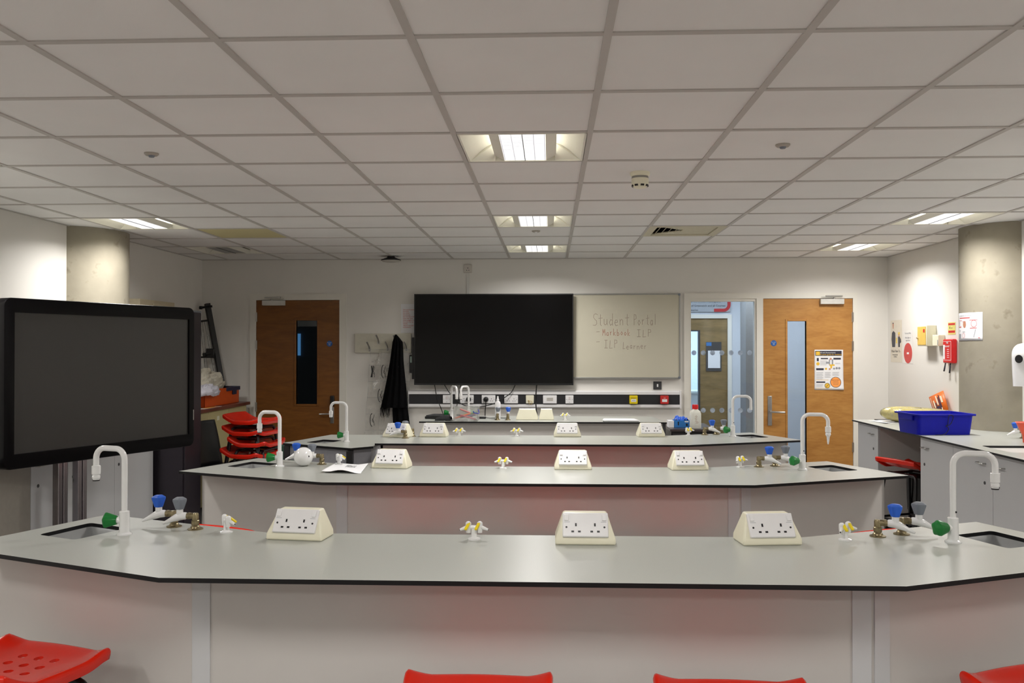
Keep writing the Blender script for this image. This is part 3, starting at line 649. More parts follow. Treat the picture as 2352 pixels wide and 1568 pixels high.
for px, kd, lab in plates:
    q = ony(px, 916, yt-.01); hwid = .072 if kd in ('double', 'blank') else .042
    m_ = {'cream': M_CREAM, 'yellow': M_YEL, 'red': M_RINK}.get(kd, M_WHITE)
    nm = {'yellow': 'gas_cutoff_button', 'red': 'fire_call_point', 'single': 'switch_plate', 'blank': 'data_plate'}.get(kd, 'trunking_socket')
    s = thing(nm, lab, 'call point' if kd in ('yellow', 'red') else 'socket', group='outlets on the wall trunking' if kd not in ('yellow', 'red') else None)
    dpt = .03 if kd in ('yellow', 'red') else .011
    b = B(); b.box(q.x-hwid, q.x+hwid, yt-dpt, yt+.0055, zm-.043, zm+.043); obj('plate', b, m_, s, bevel=.004)
    yf = yt-dpt
    if kd in ('double',):
        b = B(); face_holes(b, q.x, zm-.004, yf, True); obj('pin_holes', b, M_BLACK, s)
        for k in (-1, 1):
            b = B(); b.box(q.x+k*.058-.007, q.x+k*.058+.007, yf-.003, yf+.0005, zm+.016, zm+.032); obj('switch', b, M_WHITE, s, bevel=.001)
    elif kd in ('yellow', 'red'):
        b = B(); b.box(q.x-.026, q.x+.026, yf-.001, yf+.0004, zm-.022, zm+.006); obj('press_panel', b, M_PAPER, s)
        b = B()
        for k in (-1, 0, 1): b.lathe([(0, 0), (.0035, 0), (.0035, .001), (0, .001)], TR(q.x+k*.012, yf-.0011, zm-.008) @ RX(PI/2), n=10)
        b.text('EMERGENCY' if kd == 'yellow' else 'FIRE', .011, TR(q.x, yf-.0008, zm+.014) @ RX(PI/2), align='CENTER')
        obj('marks', b, M_INK if kd == 'yellow' else M_PAPER, s)
    elif kd == 'cream':
        b = B(); b.tube([(q.x-.02, yf-.004, zm-.012), (q.x-.005, yf-.01, zm-.018)], .004, n=8); b.tube(arc((q.x+.006, yf-.01, zm-.034), .018, 0, 2*PI*.97, 24), .002, n=6); obj('cord_loop', b, mat('yellow_cord', (176, 140, 44), .5), s)
    elif kd == 'single':
        b = B(); b.box(q.x-.009, q.x+.009, yf-.003, yf+.0005, zm-.0, zm+.03); obj('switch', b, mat('pale_switch', (222, 214, 214), .4), s, bevel=.001)
        b = B()
        for k in (-1, 1): b.lathe([(0, 0), (.003, 0), (.003, .0008), (0, .0008)], TR(q.x+k*.03, yf+.0002, zm) @ RX(PI/2), n=10)
        b.lathe([(0, 0), (.003, 0), (.003, .0008), (0, .0008)], TR(q.x, yf+.0002, zm-.028) @ RX(PI/2), n=10); obj('screws', b, M_DKGREY, s)
    else:
        b = B(); b.box(q.x-.034, q.x+.034, yf-.0008, yf+.0003, zm-.016, zm+.018); obj('printed_label', b, mat('label_beige', (206, 200, 188), .6), s)
        b = B()
        for r_ in range(3): b.box(q.x-.03, q.x+.03, yf-.0012, yf-.0009, zm-.010+.010*r_, zm-.006+.010*r_)
        obj('print_lines', b, M_GINK, s)
# plugs
for px, py, lab in ((1116, 917, 'large black plug in the trunking socket'), (1076, 917, 'small black plug behind the white swan neck taps')):
    q = ony(px, py, yt-.03); pg = thing('power_plug', lab, 'plug')
    b = B(); b.lathe([(0, 0), (.026, 0), (.028, .012), (.022, .03), (.010, .036), (0, .037)], TR(q.x, yt-.0118, q.z) @ RX(PI/2), n=20); obj('plug_body', b, M_BLACK, pg)
    b = B(); b.tube([(q.x, yt-.03, q.z-.015), (q.x, yt-.034, q.z-.06), (q.x-.008, yt-.02, q.z-.12), (q.x-.01, yt-.02, q.z-.20)], .0045, n=8); obj('flex', b, M_CABLE, pg)
# cables hanging from the television
def smooth_path(pts):
    P = []
    for k in range(len(pts)-1):
        p0 = Vector(pts[max(k-1, 0)]); p1 = Vector(pts[k]); p2 = Vector(pts[k+1]); p3 = Vector(pts[min(k+2, len(pts)-1)])
        for t_ in [i/6 for i in range(6)]:
            P.append(.5*((2*p1)+(-p0+p2)*t_+(2*p0-5*p1+4*p2-p3)*t_*t_+(-p0+3*p1-3*p2+p3)*t_**3))
    P.append(Vector(pts[-1])); return P
def cable(pts, lab, r=.0045):
    b = B(); b.tube(smooth_path(pts), r, n=8); tag(obj('power_cable', b, M_CABLE), lab, 'cable', 'cables hanging below the television')
yc = 9.225
cq = lambda L_: [tuple(ony(px, py, yy_)) for px, py, yy_ in L_]
cable(cq([(998, 882, 9.225), (1004, 915, 9.22), (1012, 935, 9.2), (1018, 951, 9.0)]), 'thin black cable hanging from the left end of the television')
cable(cq([(1020, 882, 9.225), (1035, 905, 9.215), (1058, 926, 9.205), (1080, 934, 9.2), (1110, 933, 9.2), (1138, 925, 9.2), (1160, 912, 9.2), (1175, 900, 9.21), (1184, 882, 9.225)]), 'black cable looping low below the television')
cable(cq([(1059, 882, 9.225), (1054, 905, 9.215), (1049, 935, 9.2), (1047, 948, 9.1)]), 'black cable hanging behind the clear box')
cable(cq([(1233, 882, 9.225), (1231, 905, 9.215), (1231, 930, 9.2), (1234, 957, 9.0)]), 'thick black cable hanging between the two cream boxes', .006)

# coat hook board, scarf, goggles holder
q0, q1 = ony(816, 766), ony(945, 810)
hb_ = thing('coat_hook_board', 'pale board with metal coat hooks beside the left door', 'coat rack')
b = B(); b.box(q0.x, q1.x, YB-.022, YB-.001, q1.z, q0.z); obj('board', b, mat('pale_board', (206, 202, 186), .5), hb_, bevel=.002)
for px, py in ((847, 785), (868, 769), (889, 785), (908, 770), (932, 785)):
    q = ony(px, py, YB-.03); b = B()
    b.tube([(q.x-.012, YB-.075, q.z), (q.x+.004, YB-.04, q.z-.05), (q.x+.008, YB-.026, q.z-.085)], [.009, .008, .006], n=8)
    b.tube([(q.x+.006, YB-.026, q.z-.06), (q.x+.008, YB-.045, q.z-.09), (q.x+.008, YB-.06, q.z-.075)], .005, n=8)
    b.box(q.x-.008, q.x+.022, YB-.026, YB-.0215, q.z-.10, q.z-.06)
    obj('hook', b, M_CHROME, hb_)
# clear pocket sheet
q0, q1 = ony(850, 806, 9.24), ony(940, 1010, 9.24)
def sheet(u, v):
    xx = q0.x + .0 + (q1.x-q0.x)*(u) - .06*(1-u)*v*(1.0) + .0*v
    return (xx+.004*math.sin(v*17+u*9), 9.245+.010*math.sin(u*13+v*5)+.006*math.sin(v*23+u*3), q0.z+.02+(q1.z-q0.z-.02)*v)
gh = thing('goggles_holder', 'clear plastic pocket sheet hanging from the coat hooks', 'pocket organiser')
b = B(); b.grid(sheet, 40, 60); obj('clear_sheet', b, M_POLY, gh, normals=False)
b = B()
for k in range(0, 6):
    v = k/5.6; P = [Vector(sheet(i/14, v))+Vector((0, -.003, 0)) for i in range(15)]; b.tube(P, .0012, n=6)
for u in (0, .30, .62, 1.0):
    P = [Vector(sheet(u, i/24))+Vector((0, -.003, 0)) for i in range(25)]; b.tube(P, .0011, n=6)
obj('welded_seam', b, glassy('seam_plastic', (0.9, 0.9, 0.9), .3, .1, .3, (0.85, 0.85, 0.85)), gh)
gi = 0
for (px, py, lab, sc) in ((856, 853, 'black folded safety glasses in the top left clear pocket', 0), (881, 853, 'clear safety glasses in the upper middle clear pocket', 1), (873, 908, 'black safety glasses half behind the black scarf', 1), (855, 964, 'black safety glasses in the bottom left clear pocket', 1)):
    q = ony(px, py, 9.225); g_ = thing('safety_glasses', lab, 'safety glasses', (q.x, 9.222, q.z), group='safety glasses in the clear pockets')
    b = B()
    if sc: b.tube([(.022*math.cos(a)-.0, 0, .068*math.sin(a)) for a in [PI*.5+k*PI/12 for k in range(13)]], .0035, n=8)
    else: b.tube([(-.012, 0, .06), (-.004, 0, .0), (-.016, 0, -.06)], .006, n=8); b.tube([(.008, 0, .06), (-.002, 0, .0), (-.006, 0, -.06)], .005, n=8)
    obj('brow_frame', b, M_BLACK, g_)
    b = B(); b.tube([(.02, .004, .055), (.012, .004, .02), (.0, .004, -.01), (.018, .004, -.03)], .0025, n=6); b.tube([(.0, .004, .012), (.016, .004, -.012), (.02, .004, -.06)], .0025, n=6); obj('temple', b, M_BLACK, g_)
# scarf
sf = thing('scarf', 'long black scarf with fringe hanging from the hook board', 'scarf')
def lerp(tab, z):
    for k in range(len(tab)-1):
        if tab[k][0] <= z <= tab[k+1][0]:
            t_ = (z-tab[k][0])/(tab[k+1][0]-tab[k][0]); return tab[k][1]+(tab[k+1][1]-tab[k][1])*t_
    return tab[-1][1]
LT = [(768, 907), (772, 905), (785, 901), (800, 899), (830, 895), (870, 888), (905, 881), (935, 874)]
RT = [(768, 910), (772, 914), (785, 924), (800, 925), (830, 926), (870, 930), (935, 935), (985, 941)]
def scf(u, v):
    py = 768+(936-768)*v; xl, xr = lerp(LT, py), lerp(RT, py)
    q = ony(xl+(xr-xl)*u, py, 9.2); e = math.sin(PI*u)
    return (q.x, 9.222-.05*e**.5-.010*math.sin(u*24+v*2)*min(1, v*5), q.z)
b = B(); b.grid(scf, 48, 40)
b.grid(lambda u, v: (scf(u, v)[0], 9.232, scf(u, v)[2]), 12, 20)
obj('upper_layer', b, mat('black_wool', (13, 13, 14), .95, var=.2, scale=90, spec=.1), sf, normals=False)
def scf2(u, v):
    py = 880+(990-880)*v; xl = 897+(903-897)*v; xr = lerp(RT, py)
    q = ony(xl+(xr-xl)*u, py, 9.2); e = math.sin(PI*u)
    return (q.x, 9.236-.02*e**.5-.006*math.sin(u*18+v), q.z)
b = B(); b.grid(scf2, 30, 30); obj('under_layer', b, MATS['black_wool'], sf, normals=False, solid=.004)
b = B()
for k in range(13):
    q = Vector(scf(k/34, 1.0)); b.tube([q, q+Vector((random.uniform(-.004, .004), 0, -.04)), q+Vector((random.uniform(-.008, .008), 0, -.085-.01*(k % 3)))], [.004, .003, .002], n=6)
obj('fringe', b, MATS['black_wool'], sf)

# ================================================================== LAB BENCHES
A = R(22.5); D = .59; ZT = .9; TT = .013
cA, sA = math.cos(A), math.sin(A)
def bench_frame(yf, kl=-1.06, kr=.93):
    L = lambda a, c: (kl-a*cA+c*sA, yf+a*sA+c*cA)      # left end piece: a along it, c back
    Rr = lambda a, c: (kr+a*cA-c*sA, yf+a*sA+c*cA)
    return L, Rr
def top_obj(poly, holes, parent, z0=ZT-TT, z1=ZT, M=M_LAM):
    b = B(); b.prism(poly, z0, z1); o = obj('worktop', b, [M, M_EDGE], parent)
    for h_ in holes: c = B(); c.prism(h_, z0-.05, z1+.05); bake_cut(o, c)
    for p_ in o.data.polygons: p_.material_index = 0 if p_.normal.z > .9 else 1
    return o
def rounded(poly, r=.02, n=4):
    out = []; N = len(poly)
    for i in range(N):
        p0, p1, p2 = Vector(poly[i-1]).to_2d() if False else Vector(poly[i-1]), Vector(poly[i]), Vector(poly[(i+1) % N])
        a = p1+(p0-p1).normalized()*r; c = p1+(p2-p1).normalized()*r
        for k in range(n+1):
            t_ = k/n; out.append(tuple((1-t_)**2*a+2*t_*(1-t_)*p1+t_*t_*c))
    return out
def basin(poly, parent, z=ZT-TT, depth=.16):
    cx = sum(p[0] for p in poly)/len(poly); cy = sum(p[1] for p in poly)/len(poly)
    b = B(); n = len(poly)
    o1 = [((p[0]-cx)*1.02+cx, (p[1]-cy)*1.02+cy) for p in poly]; i1 = [((p[0]-cx)*.86+cx, (p[1]-cy)*.86+cy) for p in poly]
    v = [(p[0], p[1], z) for p in o1]+[(p[0], p[1], z-depth) for p in i1]
    b._add(v, [(i, (i+1) % n, (i+1) % n+n, i+n) for i in range(n)]+[tuple(range(n, 2*n))])
    s_ = obj('sink_basin', b, M_BASIN, parent, solid=.006, normals=False)
    b = B(); b.lathe([(0, 0), (.022, 0), (.022, .003), (0, .004)], TR(cx, cy, z-depth+.003), n=20); obj('drain', b, M_CHROME, s_)
    return s_
def panel(parent, p, q, z0, z1, th=.018, name='panel', m=M_PANEL, inset=0):
    p, q = Vector(p), Vector(q); d_ = (q-p).normalized(); n_ = Vector((-d_.y, d_.x))*th
    b = B(); b.prism([tuple(p), tuple(q), tuple(q+n_), tuple(p+n_)], z0, z1); return obj(name, b, m, parent)

def lab_bench(yf, label, kl=-1.06, kr=.93, left=True, o_=.148):
    root = thing('lab_bench', label, 'lab bench', group='white-topped laboratory benches')
    L, Rr = bench_frame(yf, kl, kr); EL = .89; t2 = math.tan(A/2)
    def line(c, endinset):
        # chevron line at distance c behind the front edge, ends pulled in
        pts = []
        if left: pts.append(L(EL-endinset, c)); pts.append((kl+c*t2, yf+c))
        else: pts.append((-1.15+endinset, yf+c))
        pts.append((kr-c*t2, yf+c)); pts.append(Rr(EL-endinset, c)); return pts
    if left: poly = [L(EL, 0), (kl, yf), (kr, yf), Rr(EL, 0), Rr(EL, D), (kr-D*t2, yf+D), (kl+D*t2, yf+D), L(EL, D)]
    else: poly = [(-1.15, yf+.01), (kr, yf), Rr(EL, 0), Rr(EL, D), (kr-D*t2, yf+D), (-1.21, yf+D)]
    shL = rounded([L(a, c) for a, c in ((.62, .235), (.62, .445), (.815, .455), (.80, .24))][::-1]); shR = rounded([Rr(a, c) for a, c in ((.63, .235), (.64, .445), (.81, .455), (.80, .24))])
    top_obj(poly, ([shL] if left else [])+[shR], root)
    if left: basin(shL, root)
    basin(shR, root)
    fr = line(o_, .012); bk = line(D-.05, .012); zt = ZT-TT
    for k in range(len(fr)-1): panel(root, fr[k], fr[k+1], .06, zt, name='front_panel')
    for k in range(len(bk)-1): panel(root, bk[k], bk[k+1], .06, zt, th=-.018, name='back_panel')
    panel(root, bk[0], fr[0], .06, zt, th=.016, name='end_panel'); panel(root, fr[-1], bk[-1], .06, zt, th=.016, name='end_panel')
    k0 = fr[1] if left else None
    if left:
        b = B(); b.box(k0[0]+.004, k0[0]+.056, k0[1]-.004, k0[1]-.0003, .06, zt); obj('filler_strip', b, M_PANEL2, root)
    k1 = fr[-2]
    b = B(); b.box(k1[0]-.062, k1[0]-.010, k1[1]-.004, k1[1]-.0003, .06, zt); obj('filler_strip', b, M_PANEL2, root)
    b = B(); b.box(-.002, .05, -.004, -.0003, .06, zt, TR(k1[0], k1[1], 0) @ RZ(A)); obj('filler_strip', b, M_PANEL2, root)
    pl = line(o_+.05, .08); pb = line(D-.1, .08)
    b = B(); b.prism(pl+pb[::-1], 0, .0598); obj('plinth', b, M_BLACK, root)
    return L, Rr
Y1, Y2, Y3 = 2.35, 4.06, 5.735
L1, R1 = lab_bench(Y1, 'nearest white-topped lab bench, running across the whole foreground')
L2, R2 = lab_bench(Y2, 'second white-topped lab bench from the front, with a sheet of paper on it')
L3, R3 = lab_bench(Y3, 'third white-topped lab bench, square left end, just before the teacher desk', kr=.89, left=False)

# --- raised lower table at left of third bench
tb = thing('adjustable_table', 'small black-legged sink table left of the third bench', 'table')
ZA = .84
pa = [(-1.93, 6.30), (-1.367, 5.99), (-1.165, 6.20), (-1.215, 6.45), (-1.12, 6.94), (-1.72, 6.94)]
tp = [onz(650, 1017, ZA), onz(805, 1029, ZA), onz(880, 1021, ZA)]
pa = [(tp[0].x, tp[0].y), (tp[1].x, tp[1].y), (-1.235, 6.12), (-1.235, 6.93), (-1.735, 6.93)]
sk = rounded([tuple(onz(*p_, ZA).xy) for p_ in ((702, 1015.7), (749, 1018), (787, 1011), (743, 1009))])
top_obj(pa, [sk], tb, ZA-.016, ZA); basin(sk, tb, ZA-.016, .12)
cx_, cy_ = -1.53, 6.5
ins = [((p[0]-cx_)*.93+cx_, (p[1]-cy_)*.93+cy_) for p in pa]
for k in range(len(ins)): panel(tb, ins[k], ins[(k+1) % len(ins)], ZA-.12, ZA-.017, name='apron', m=mat('grey_apron', (150, 150, 156), .5))
for k in (0, 1, 3, 4):
    b = B(); b.box(ins[k][0]-.022, ins[k][0]+.022, ins[k][1]-.022, ins[k][1]+.022, 0, ZA-.017); obj('leg', b, M_BLKMET, tb, bevel=.004)

# --- teacher bench
tc_ = thing('teacher_bench', 'long white-topped bench below the television', 'bench')
q0, q1 = -1.12, .985; yt0, yt1 = 7.50, 8.14
top_obj([(q0, yt0), (q1, yt0), (q1-.05, yt1), (q0+.03, yt1)], [], tc_)
for (a, c) in (((q0+.12, yt0+.05), (q1-.03, yt0+.05)),): panel(tc_, a, c, .06, ZT-TT, name='front_panel')
panel(tc_, (q1-.03, yt0+.05), (q1-.07, yt1-.05), .06, ZT-TT, name='end_panel'); panel(tc_, (q0+.12, yt1-.05), (q0+.12, yt0+.05), .06, ZT-TT, name='end_panel')
b = B(); b.box(q1-.028, q1-.004, yt0+.045, yt0+.07, 0, ZT-TT); obj('corner_post', b, M_DKGREY, tc_)

# ------------------------------------------------------------------ bench fittings
def arcdeg(cx, cz, r, a0, a1, n=8): return [(cx+r*math.cos(R(a0+(a1-a0)*k/n)), 0, cz+r*math.sin(R(a0+(a1-a0)*k/n))) for k in range(n+1)]
def make_swan(kind='collar'):
    root = thing('swan_neck_tap', '', 'tap')
    b = B(); b.lathe([(0, 0), (.025, 0), (.025, .004), (.021, .007), (.0175, .009), (.0165, .012), (.0165, .078), (.0125, .08), (0, .08)]); obj('tap_body', b, M_ENAMEL, root)
    rr = .037; rc_ = .125
    P = [(0, 0, .078), (0, 0, .285-rr)]+arcdeg(rr, .285-rr, rr, 180, 90)[1:]+arcdeg(rc_-rr, .285-rr, rr, 90, 0)+[(rc_, 0, .205)]
    b = B(); b.tube(P, .0098, n=16); obj('swan_neck', b, M_ENAMEL, root)
    b = B(); b.lathe([(.0100, .215), (.0104, .21), (.0104, .19), (0, .19)] if kind == 'plain' else [(.0105, .225), (.0145, .224), (.0145, .196), (.012, .195), (.012, .19), (.0135, .189), (.0135, .182), (.011, .180), (.011, .176), (0, .176)], TR(rc_, 0, 0))
    if kind == 'tip': b.lathe([(.008, .177), (.007, .165), (.0055, .150), (.003, .135), (0, .134)], TR(rc_, 0, 0))
    nz_ = obj('nozzle', b, M_ENAMEL, root)
    if kind == 'collar':
        b = B(); b.lathe([(0, .1765), (.0115, .1765), (.0115, .1725), (0, .1725)], TR(rc_, 0, 0)); obj('rubber_ring', b, M_BLACK, nz_)
    b = B(); b.lathe([(0, 0), (.0035, 0), (.0035, .001), (0, .001)], TR(0.006, -.0078, .098) @ RX(PI/2), n=10); obj('grub_screw', b, M_BLACK, root)
    return root
def knob_geo(b, M, s=1.0):   # four-lobed tapered knob
    v = []; n = 32; prof = [(.0135, 0), (.0150, .002), (.0245, .030), (.0240, .035), (.015, .0405), (.002, .0415)]
    for r_, z_ in prof:
        for k in range(n):
            a = 2*PI*k/n; q = r_*(1-.17*(.5+.5*math.cos(5*a))**.8*(1 if r_ > .0145 else .3)); v.append((q*s*math.cos(a), q*s*math.sin(a), z_*s))
    f = [(i*n+k, i*n+(k+1) % n, (i+1)*n+(k+1) % n, (i+1)*n+k) for i in range(len(prof)-1) for k in range(n)]+[tuple(reversed(range(n))), tuple((len(prof)-1)*n+k for k in range(n))]
    b._add(v, f, M)
def swan_knob(root, ang):    # side knob with its stub, direction in root space
    M = RZ(ang) @ TR(0, 0, .048) @ RY(PI/2)
    b = B(); b.lathe([(0, .008), (.0115, .008), (.0115, .022), (.009, .026), (0, .026)], M); s_ = obj('knob_stub', b, M_ENAMEL, root)
    b = B(); knob_geo(b, M @ TR(0, 0, .024), 1.08); obj('knob', b, M_GREEN, s_)
def swan(x, y, z, rot, lab, kind='collar', knob_world=PI, blank=False):
    o = make_swan(kind); o.location = (x, y, z); o.rotation_euler = (0, 0, rot); o['label'] = lab; o['group'] = 'white swan neck taps'
    swan_knob(o, knob_world-rot); return o
p = L1(.541, .362); swan(p[0], p[1], ZT, R(161), 'white swan neck tap with green knob beside the left sink of the nearest bench', knob_world=R(186))
p = R1(.541, .362); swan(p[0], p[1], ZT, R(-8), 'white swan neck tap with green knob beside the right sink of the nearest bench', knob_world=R(180+18))
p = L2(.543, .356); swan(p[0], p[1], ZT, R(163), 'white swan neck tap at the left end of the second bench', knob_world=R(190))
p = R2(.534, .345); swan(p[0], p[1], ZT, R(-12), 'white swan neck tap with tapered tip at the right end of the second bench', 'tip', knob_world=R(180+18))
p = R3(.59, .375); swan(p[0], p[1], ZT, R(-6), 'plain white swan neck tap at the right end of the third bench', 'plain', knob_world=R(180+14))
p = onz(796, 1014, ZA); swan(p.x, p.y, ZA, R(180-12), 'white swan neck tap on the small sink table by the left door', knob_world=R(186))
p = onz(1040, 958); swan(p.x, 7.86, ZT, R(-62), 'left of the two white swan neck taps behind the clear box on the teacher bench', knob_world=R(185))
p = onz(1079, 958); swan(p.x, 7.86, ZT, R(-118), 'right of the two white swan neck taps behind the clear box on the teacher bench', knob_world=R(60))

def make_tap(mk):
    root = thing('lab_tap', '', 'tap')
    b = B(); b.lathe([(0, 0), (.026, 0), (.026, .003), (.017, .006), (.015, .011), (.0125, .013), (.0125, .016), (.0135, .017), (.0135, .03), (.0115, .032), (.0115, .050), (.009, .056), (0, .057)])
    b.tube([(0, 0, .046), (.018, 0, .046)], .0105, n=16); b.tube([(.018, 0, .046), (.026, 0, .046)], .0125, n=6); b.tube([(.026, 0, .046), (.032, 0, .046)], .0095, n=12)
    obj('brass_elbow', b, M_BRASS, root)
    b = B(); b.tube([(.030, 0, .046), (.034, 0, .046), (.052, 0, .045), (.066, 0, .040), (.080, 0, .034), (.098, 0, .026), (.112, 0, .020)], [.0105, .0125, .0138, .0130, .0095, .0062, .0042], n=16)
    b.lathe([(0, .045), (.0115, .045), (.0115, .070), (0, .070)], TR(.054, 0, 0)); tb_ = obj('tap_body', b, M_ENAMEL, root)
    b = B(); b.tube([(.1115, 0, .0202), (.1128, 0, .0196)], .0027, n=8); obj('outlet_hole', b, M_BLACK, tb_)
    b = B(); knob_geo(b, TR(.054, 0, .069)); obj('knob', b, mk, root)
    return root
tb0, tg0 = make_tap(M_BLUE), make_tap(M_GREY); ub = ug = False
def tap(kind, x, y, z, rot, lab):
    global ub, ug
    if kind == 'blue':
        o = tb0 if not ub else dup(tb0, (0, 0, 0), 0, ''); ub = True
    else:
        o = tg0 if not ug else dup(tg0, (0, 0, 0), 0, ''); ug = True
    o.location = (x, y, z); o.rotation_euler = (0, 0, rot); o['label'] = lab; o['group'] = 'brass-elbowed bench taps'; return o
for (Lf, kd, a, c, rot, lab) in (
    (L1, 'blue', .491, .53, 182, 'blue-knobbed tap on the left part of the nearest bench'), (L1, 'grey', .391, .528, 182, 'grey-knobbed tap on the left part of the nearest bench'),
    (R1, 'blue', .378, .515, -18, 'blue-knobbed tap on the right part of the nearest bench'), (R1, 'grey', .478, .515, -12, 'grey-knobbed tap on the right part of the nearest bench'),
    (L2, 'blue', .505, .53, 188, 'blue-knobbed tap behind the white globe on the second bench'), (L2, 'grey', .394, .52, 176, 'grey-knobbed tap right of the white globe on the second bench'),
    (R2, 'blue', .393, .517, -16, 'blue-knobbed tap on the right part of the second bench'), (R2, 'grey', .494, .517, -12, 'grey-knobbed tap on the right part of the second bench'),
    (R3, 'blue', .466, .545, -16, 'blue-knobbed tap on the right part of the third bench'), (R3, 'grey', .564, .545, -12, 'grey-knobbed tap on the right part of the third bench')):
    p = Lf(a, c); tap(kd, p[0], p[1], ZT, R(rot), lab)
p = onz(931, 1006); tap('blue', p.x, p.y, ZT, R(172), 'blue-knobbed tap at the left end of the third bench')
p = onz(946, 1003); tap('grey', p.x, p.y+.03, ZT, R(168), 'grey-knobbed tap at the left end of the third bench')
for px, kd, lab in ((1142, 'grey', 'grey-knobbed tap in front of the white spray bottle on the teacher bench'), (1166, 'blue', 'blue-knobbed tap right of the white spray bottle on the teacher bench')):
    p = onz(px, 965); tap(kd, p.x, 7.68, ZT, R(88), lab)

def make_gas():
    root = thing('gas_tap', '', 'gas tap')
    b = B(); b.lathe([(0, 0), (.021, 0), (.021, .004), (.011, .007), (.0095, .01), (.0095, .036), (0, .036)]); b.tube([(-.019, 0, .039), (.019, 0, .039)], .007, n=12); obj('post', b, M_ENAMEL, root)
    for s in (-1, 1):
        b = B(); b.lathe([(0, .022), (.008, .022), (.0085, .030), (.0095, .036), (.0095, .052), (.0085, .055), (.004, .0585), (0, .059)], TR(s*.0185, 0, 0), n=20)
        b.tube([(s*.02, -.002, .041), (s*.03, -.006, .038), (s*.046, -.012, .033)], [.0065, .006, .0038], n=12); br = obj('valve', b, M_ENAMEL, root)
        b = B(); b.tube([(s*.0458, -.012, .033), (s*.0466, -.0123, .0328)], .0024, n=8); obj('outlet_hole', b, M_BLACK, br)
        b = B(); b.box(-.005, .005, -.030, .001, -.003, .003, TR(s*.0165, -.004, .054) @ RZ(R(-28)) @ RX(R(38))); obj('lever', b, M_YEL, root, bevel=.002)
    return root
gt0 = make_gas(); ug_ = False
def gas(x, y, z, rot, lab):
    global ug_
    o = gt0 if not ug_ else dup(gt0, (0, 0, 0), 0, ''); ug_ = True
    o.location = (x, y, z); o.rotation_euler = (0, 0, rot); o['label'] = lab; o['group'] = 'white gas taps with yellow levers'
for (Lf, a, c, rot, lab) in ((L1, .258, .534, 130, 'gas tap with yellow lever on the left part of the nearest bench'), (R1, .237, .506, 40, 'gas tap with yellow lever on the right part of the nearest bench'),
    (L2, .30, .545, 130, 'gas tap behind the sheet of paper on the second bench'), (R2, .296, .545, 40, 'gas tap with yellow lever on the right part of the second bench'), (R3, .336, .55, 40, 'gas tap with yellow lever on the right part of the third bench')):
    p = Lf(a, c); gas(p[0], p[1], ZT, R(rot), lab)
for px, py, lab in ((1089, 1238, 'gas tap in the middle of the nearest bench'), (1156, 1075, 'gas tap in the middle of the second bench'), (1055, 1001, 'left of the two gas taps in the middle of the third bench'), (1187, 1001, 'right of the two gas taps in the middle of the third bench'), (1298, 963, 'gas tap right of the cream boxes on the teacher bench')):
    p = onz(px, py); gas(p.x, p.y, ZT, R(3), lab)

def make_socket_box():
    root = thing('socket_box', '', 'socket box')
    # wedge: x half widths .096 (base) .070 (top); front lip, sloping face, height .092, depth .105
    W0, W1, Hh, Dd = .096, .070, .094, .110
    v = [(-W0, 0, 0), (W0, 0, 0), (W0, Dd, 0), (-W0, Dd, 0), (-W0+.001, .001, .020), (W0-.001, .001, .020), (W0-.001, Dd-.001, .020), (-W0+.001, Dd-.001, .020),
         (-W1, .047, Hh), (W1, .047, Hh), (W1, Dd-.022, Hh), (-W1, Dd-.022, Hh)]
    b = B(); b._add(v, [(3, 2, 1, 0), (0, 1, 5, 4), (1, 2, 6, 5), (2, 3, 7, 6), (3, 0, 4, 7), (4, 5, 9, 8), (5, 6, 10, 9), (6, 7, 11, 10), (7, 4, 8, 11), (8, 9, 10, 11)])
    obj('housing', b, M_CREAM, root, bevel=.006, segs=3)
    sl = math.atan2(.074, .046)          # slope of the face from the bench
    M = TR(0, .0235, .0575) @ RX(sl-PI/2)
    b = B(); b.box(-.0725, .0725, -.0095, .004, -.040, .040, M); pl = obj('face_plate', b, M_WHITE, root, bevel=.003)
    b = B(); face_holes(b, 0, -.010, -.0097, True, M); obj('pin_holes', b, M_BLACK, pl)
    for k in (-1, 1):
        b = B(); b.box(k*.060-.007, k*.060+.007, -.0135, -.009, .012, .032, M); obj('switch', b, M_WHITE, pl, bevel=.0015)
    b = B()
    for k in (-1, 1): b.box(k*.058-.009, k*.058+.009, -.0098, -.0093, .0075, .0085, M)
    obj('plate_print', b, M_GINK, pl)
    return root
sb0 = make_socket_box(); us = False
def sbox(px, py, rot, lab, xy=None):
    global us
    p = onz(px, py) if xy is None else Vector((xy[0], xy[1], 0))
    o = sb0 if not us else dup(sb0, (0, 0, 0), 0, ''); us = True
    o.location = (p.x, p.y, ZT); o.rotation_euler = (0, 0, R(rot)); o['label'] = lab; o['group'] = 'cream socket boxes'; return o
for px, py, rot, lab in ((674, 1241.5, -7, 'cream socket box at the left of the nearest bench'), (1345, 1252, 0, 'cream socket box in the middle of the nearest bench'), (1776, 1253, 6, 'cream socket box at the right of the nearest bench'),
    (893, 1076, -7, 'cream socket box right of the paper on the second bench'), (1316, 1079, 0, 'cream socket box in the middle of the second bench'), (1586, 1080, 5, 'cream socket box at the right of the second bench'),
    (906, 1004.5, -18, 'cream socket box behind the taps at the left end of the third bench'), (994, 1003.5, -4, 'cream socket box left of two gas taps on the third bench'), (1303, 1003.5, 0, 'cream socket box in the middle of the third bench'), (1497, 1003.5, 3, 'cream socket box at the right of the third bench')):
    sbox(px, py, rot, lab)
sbox(0, 0, 180, 'left of the two cream boxes seen from behind on the teacher bench', (onz(1210, 966).x, 7.80)); sbox_r = sbox(0, 0, 180, 'narrower, right one of the two cream boxes seen from behind on the teacher bench', (onz(1254, 966).x+.004, 7.80)); sbox_r.scale = (.68, 1, 1)

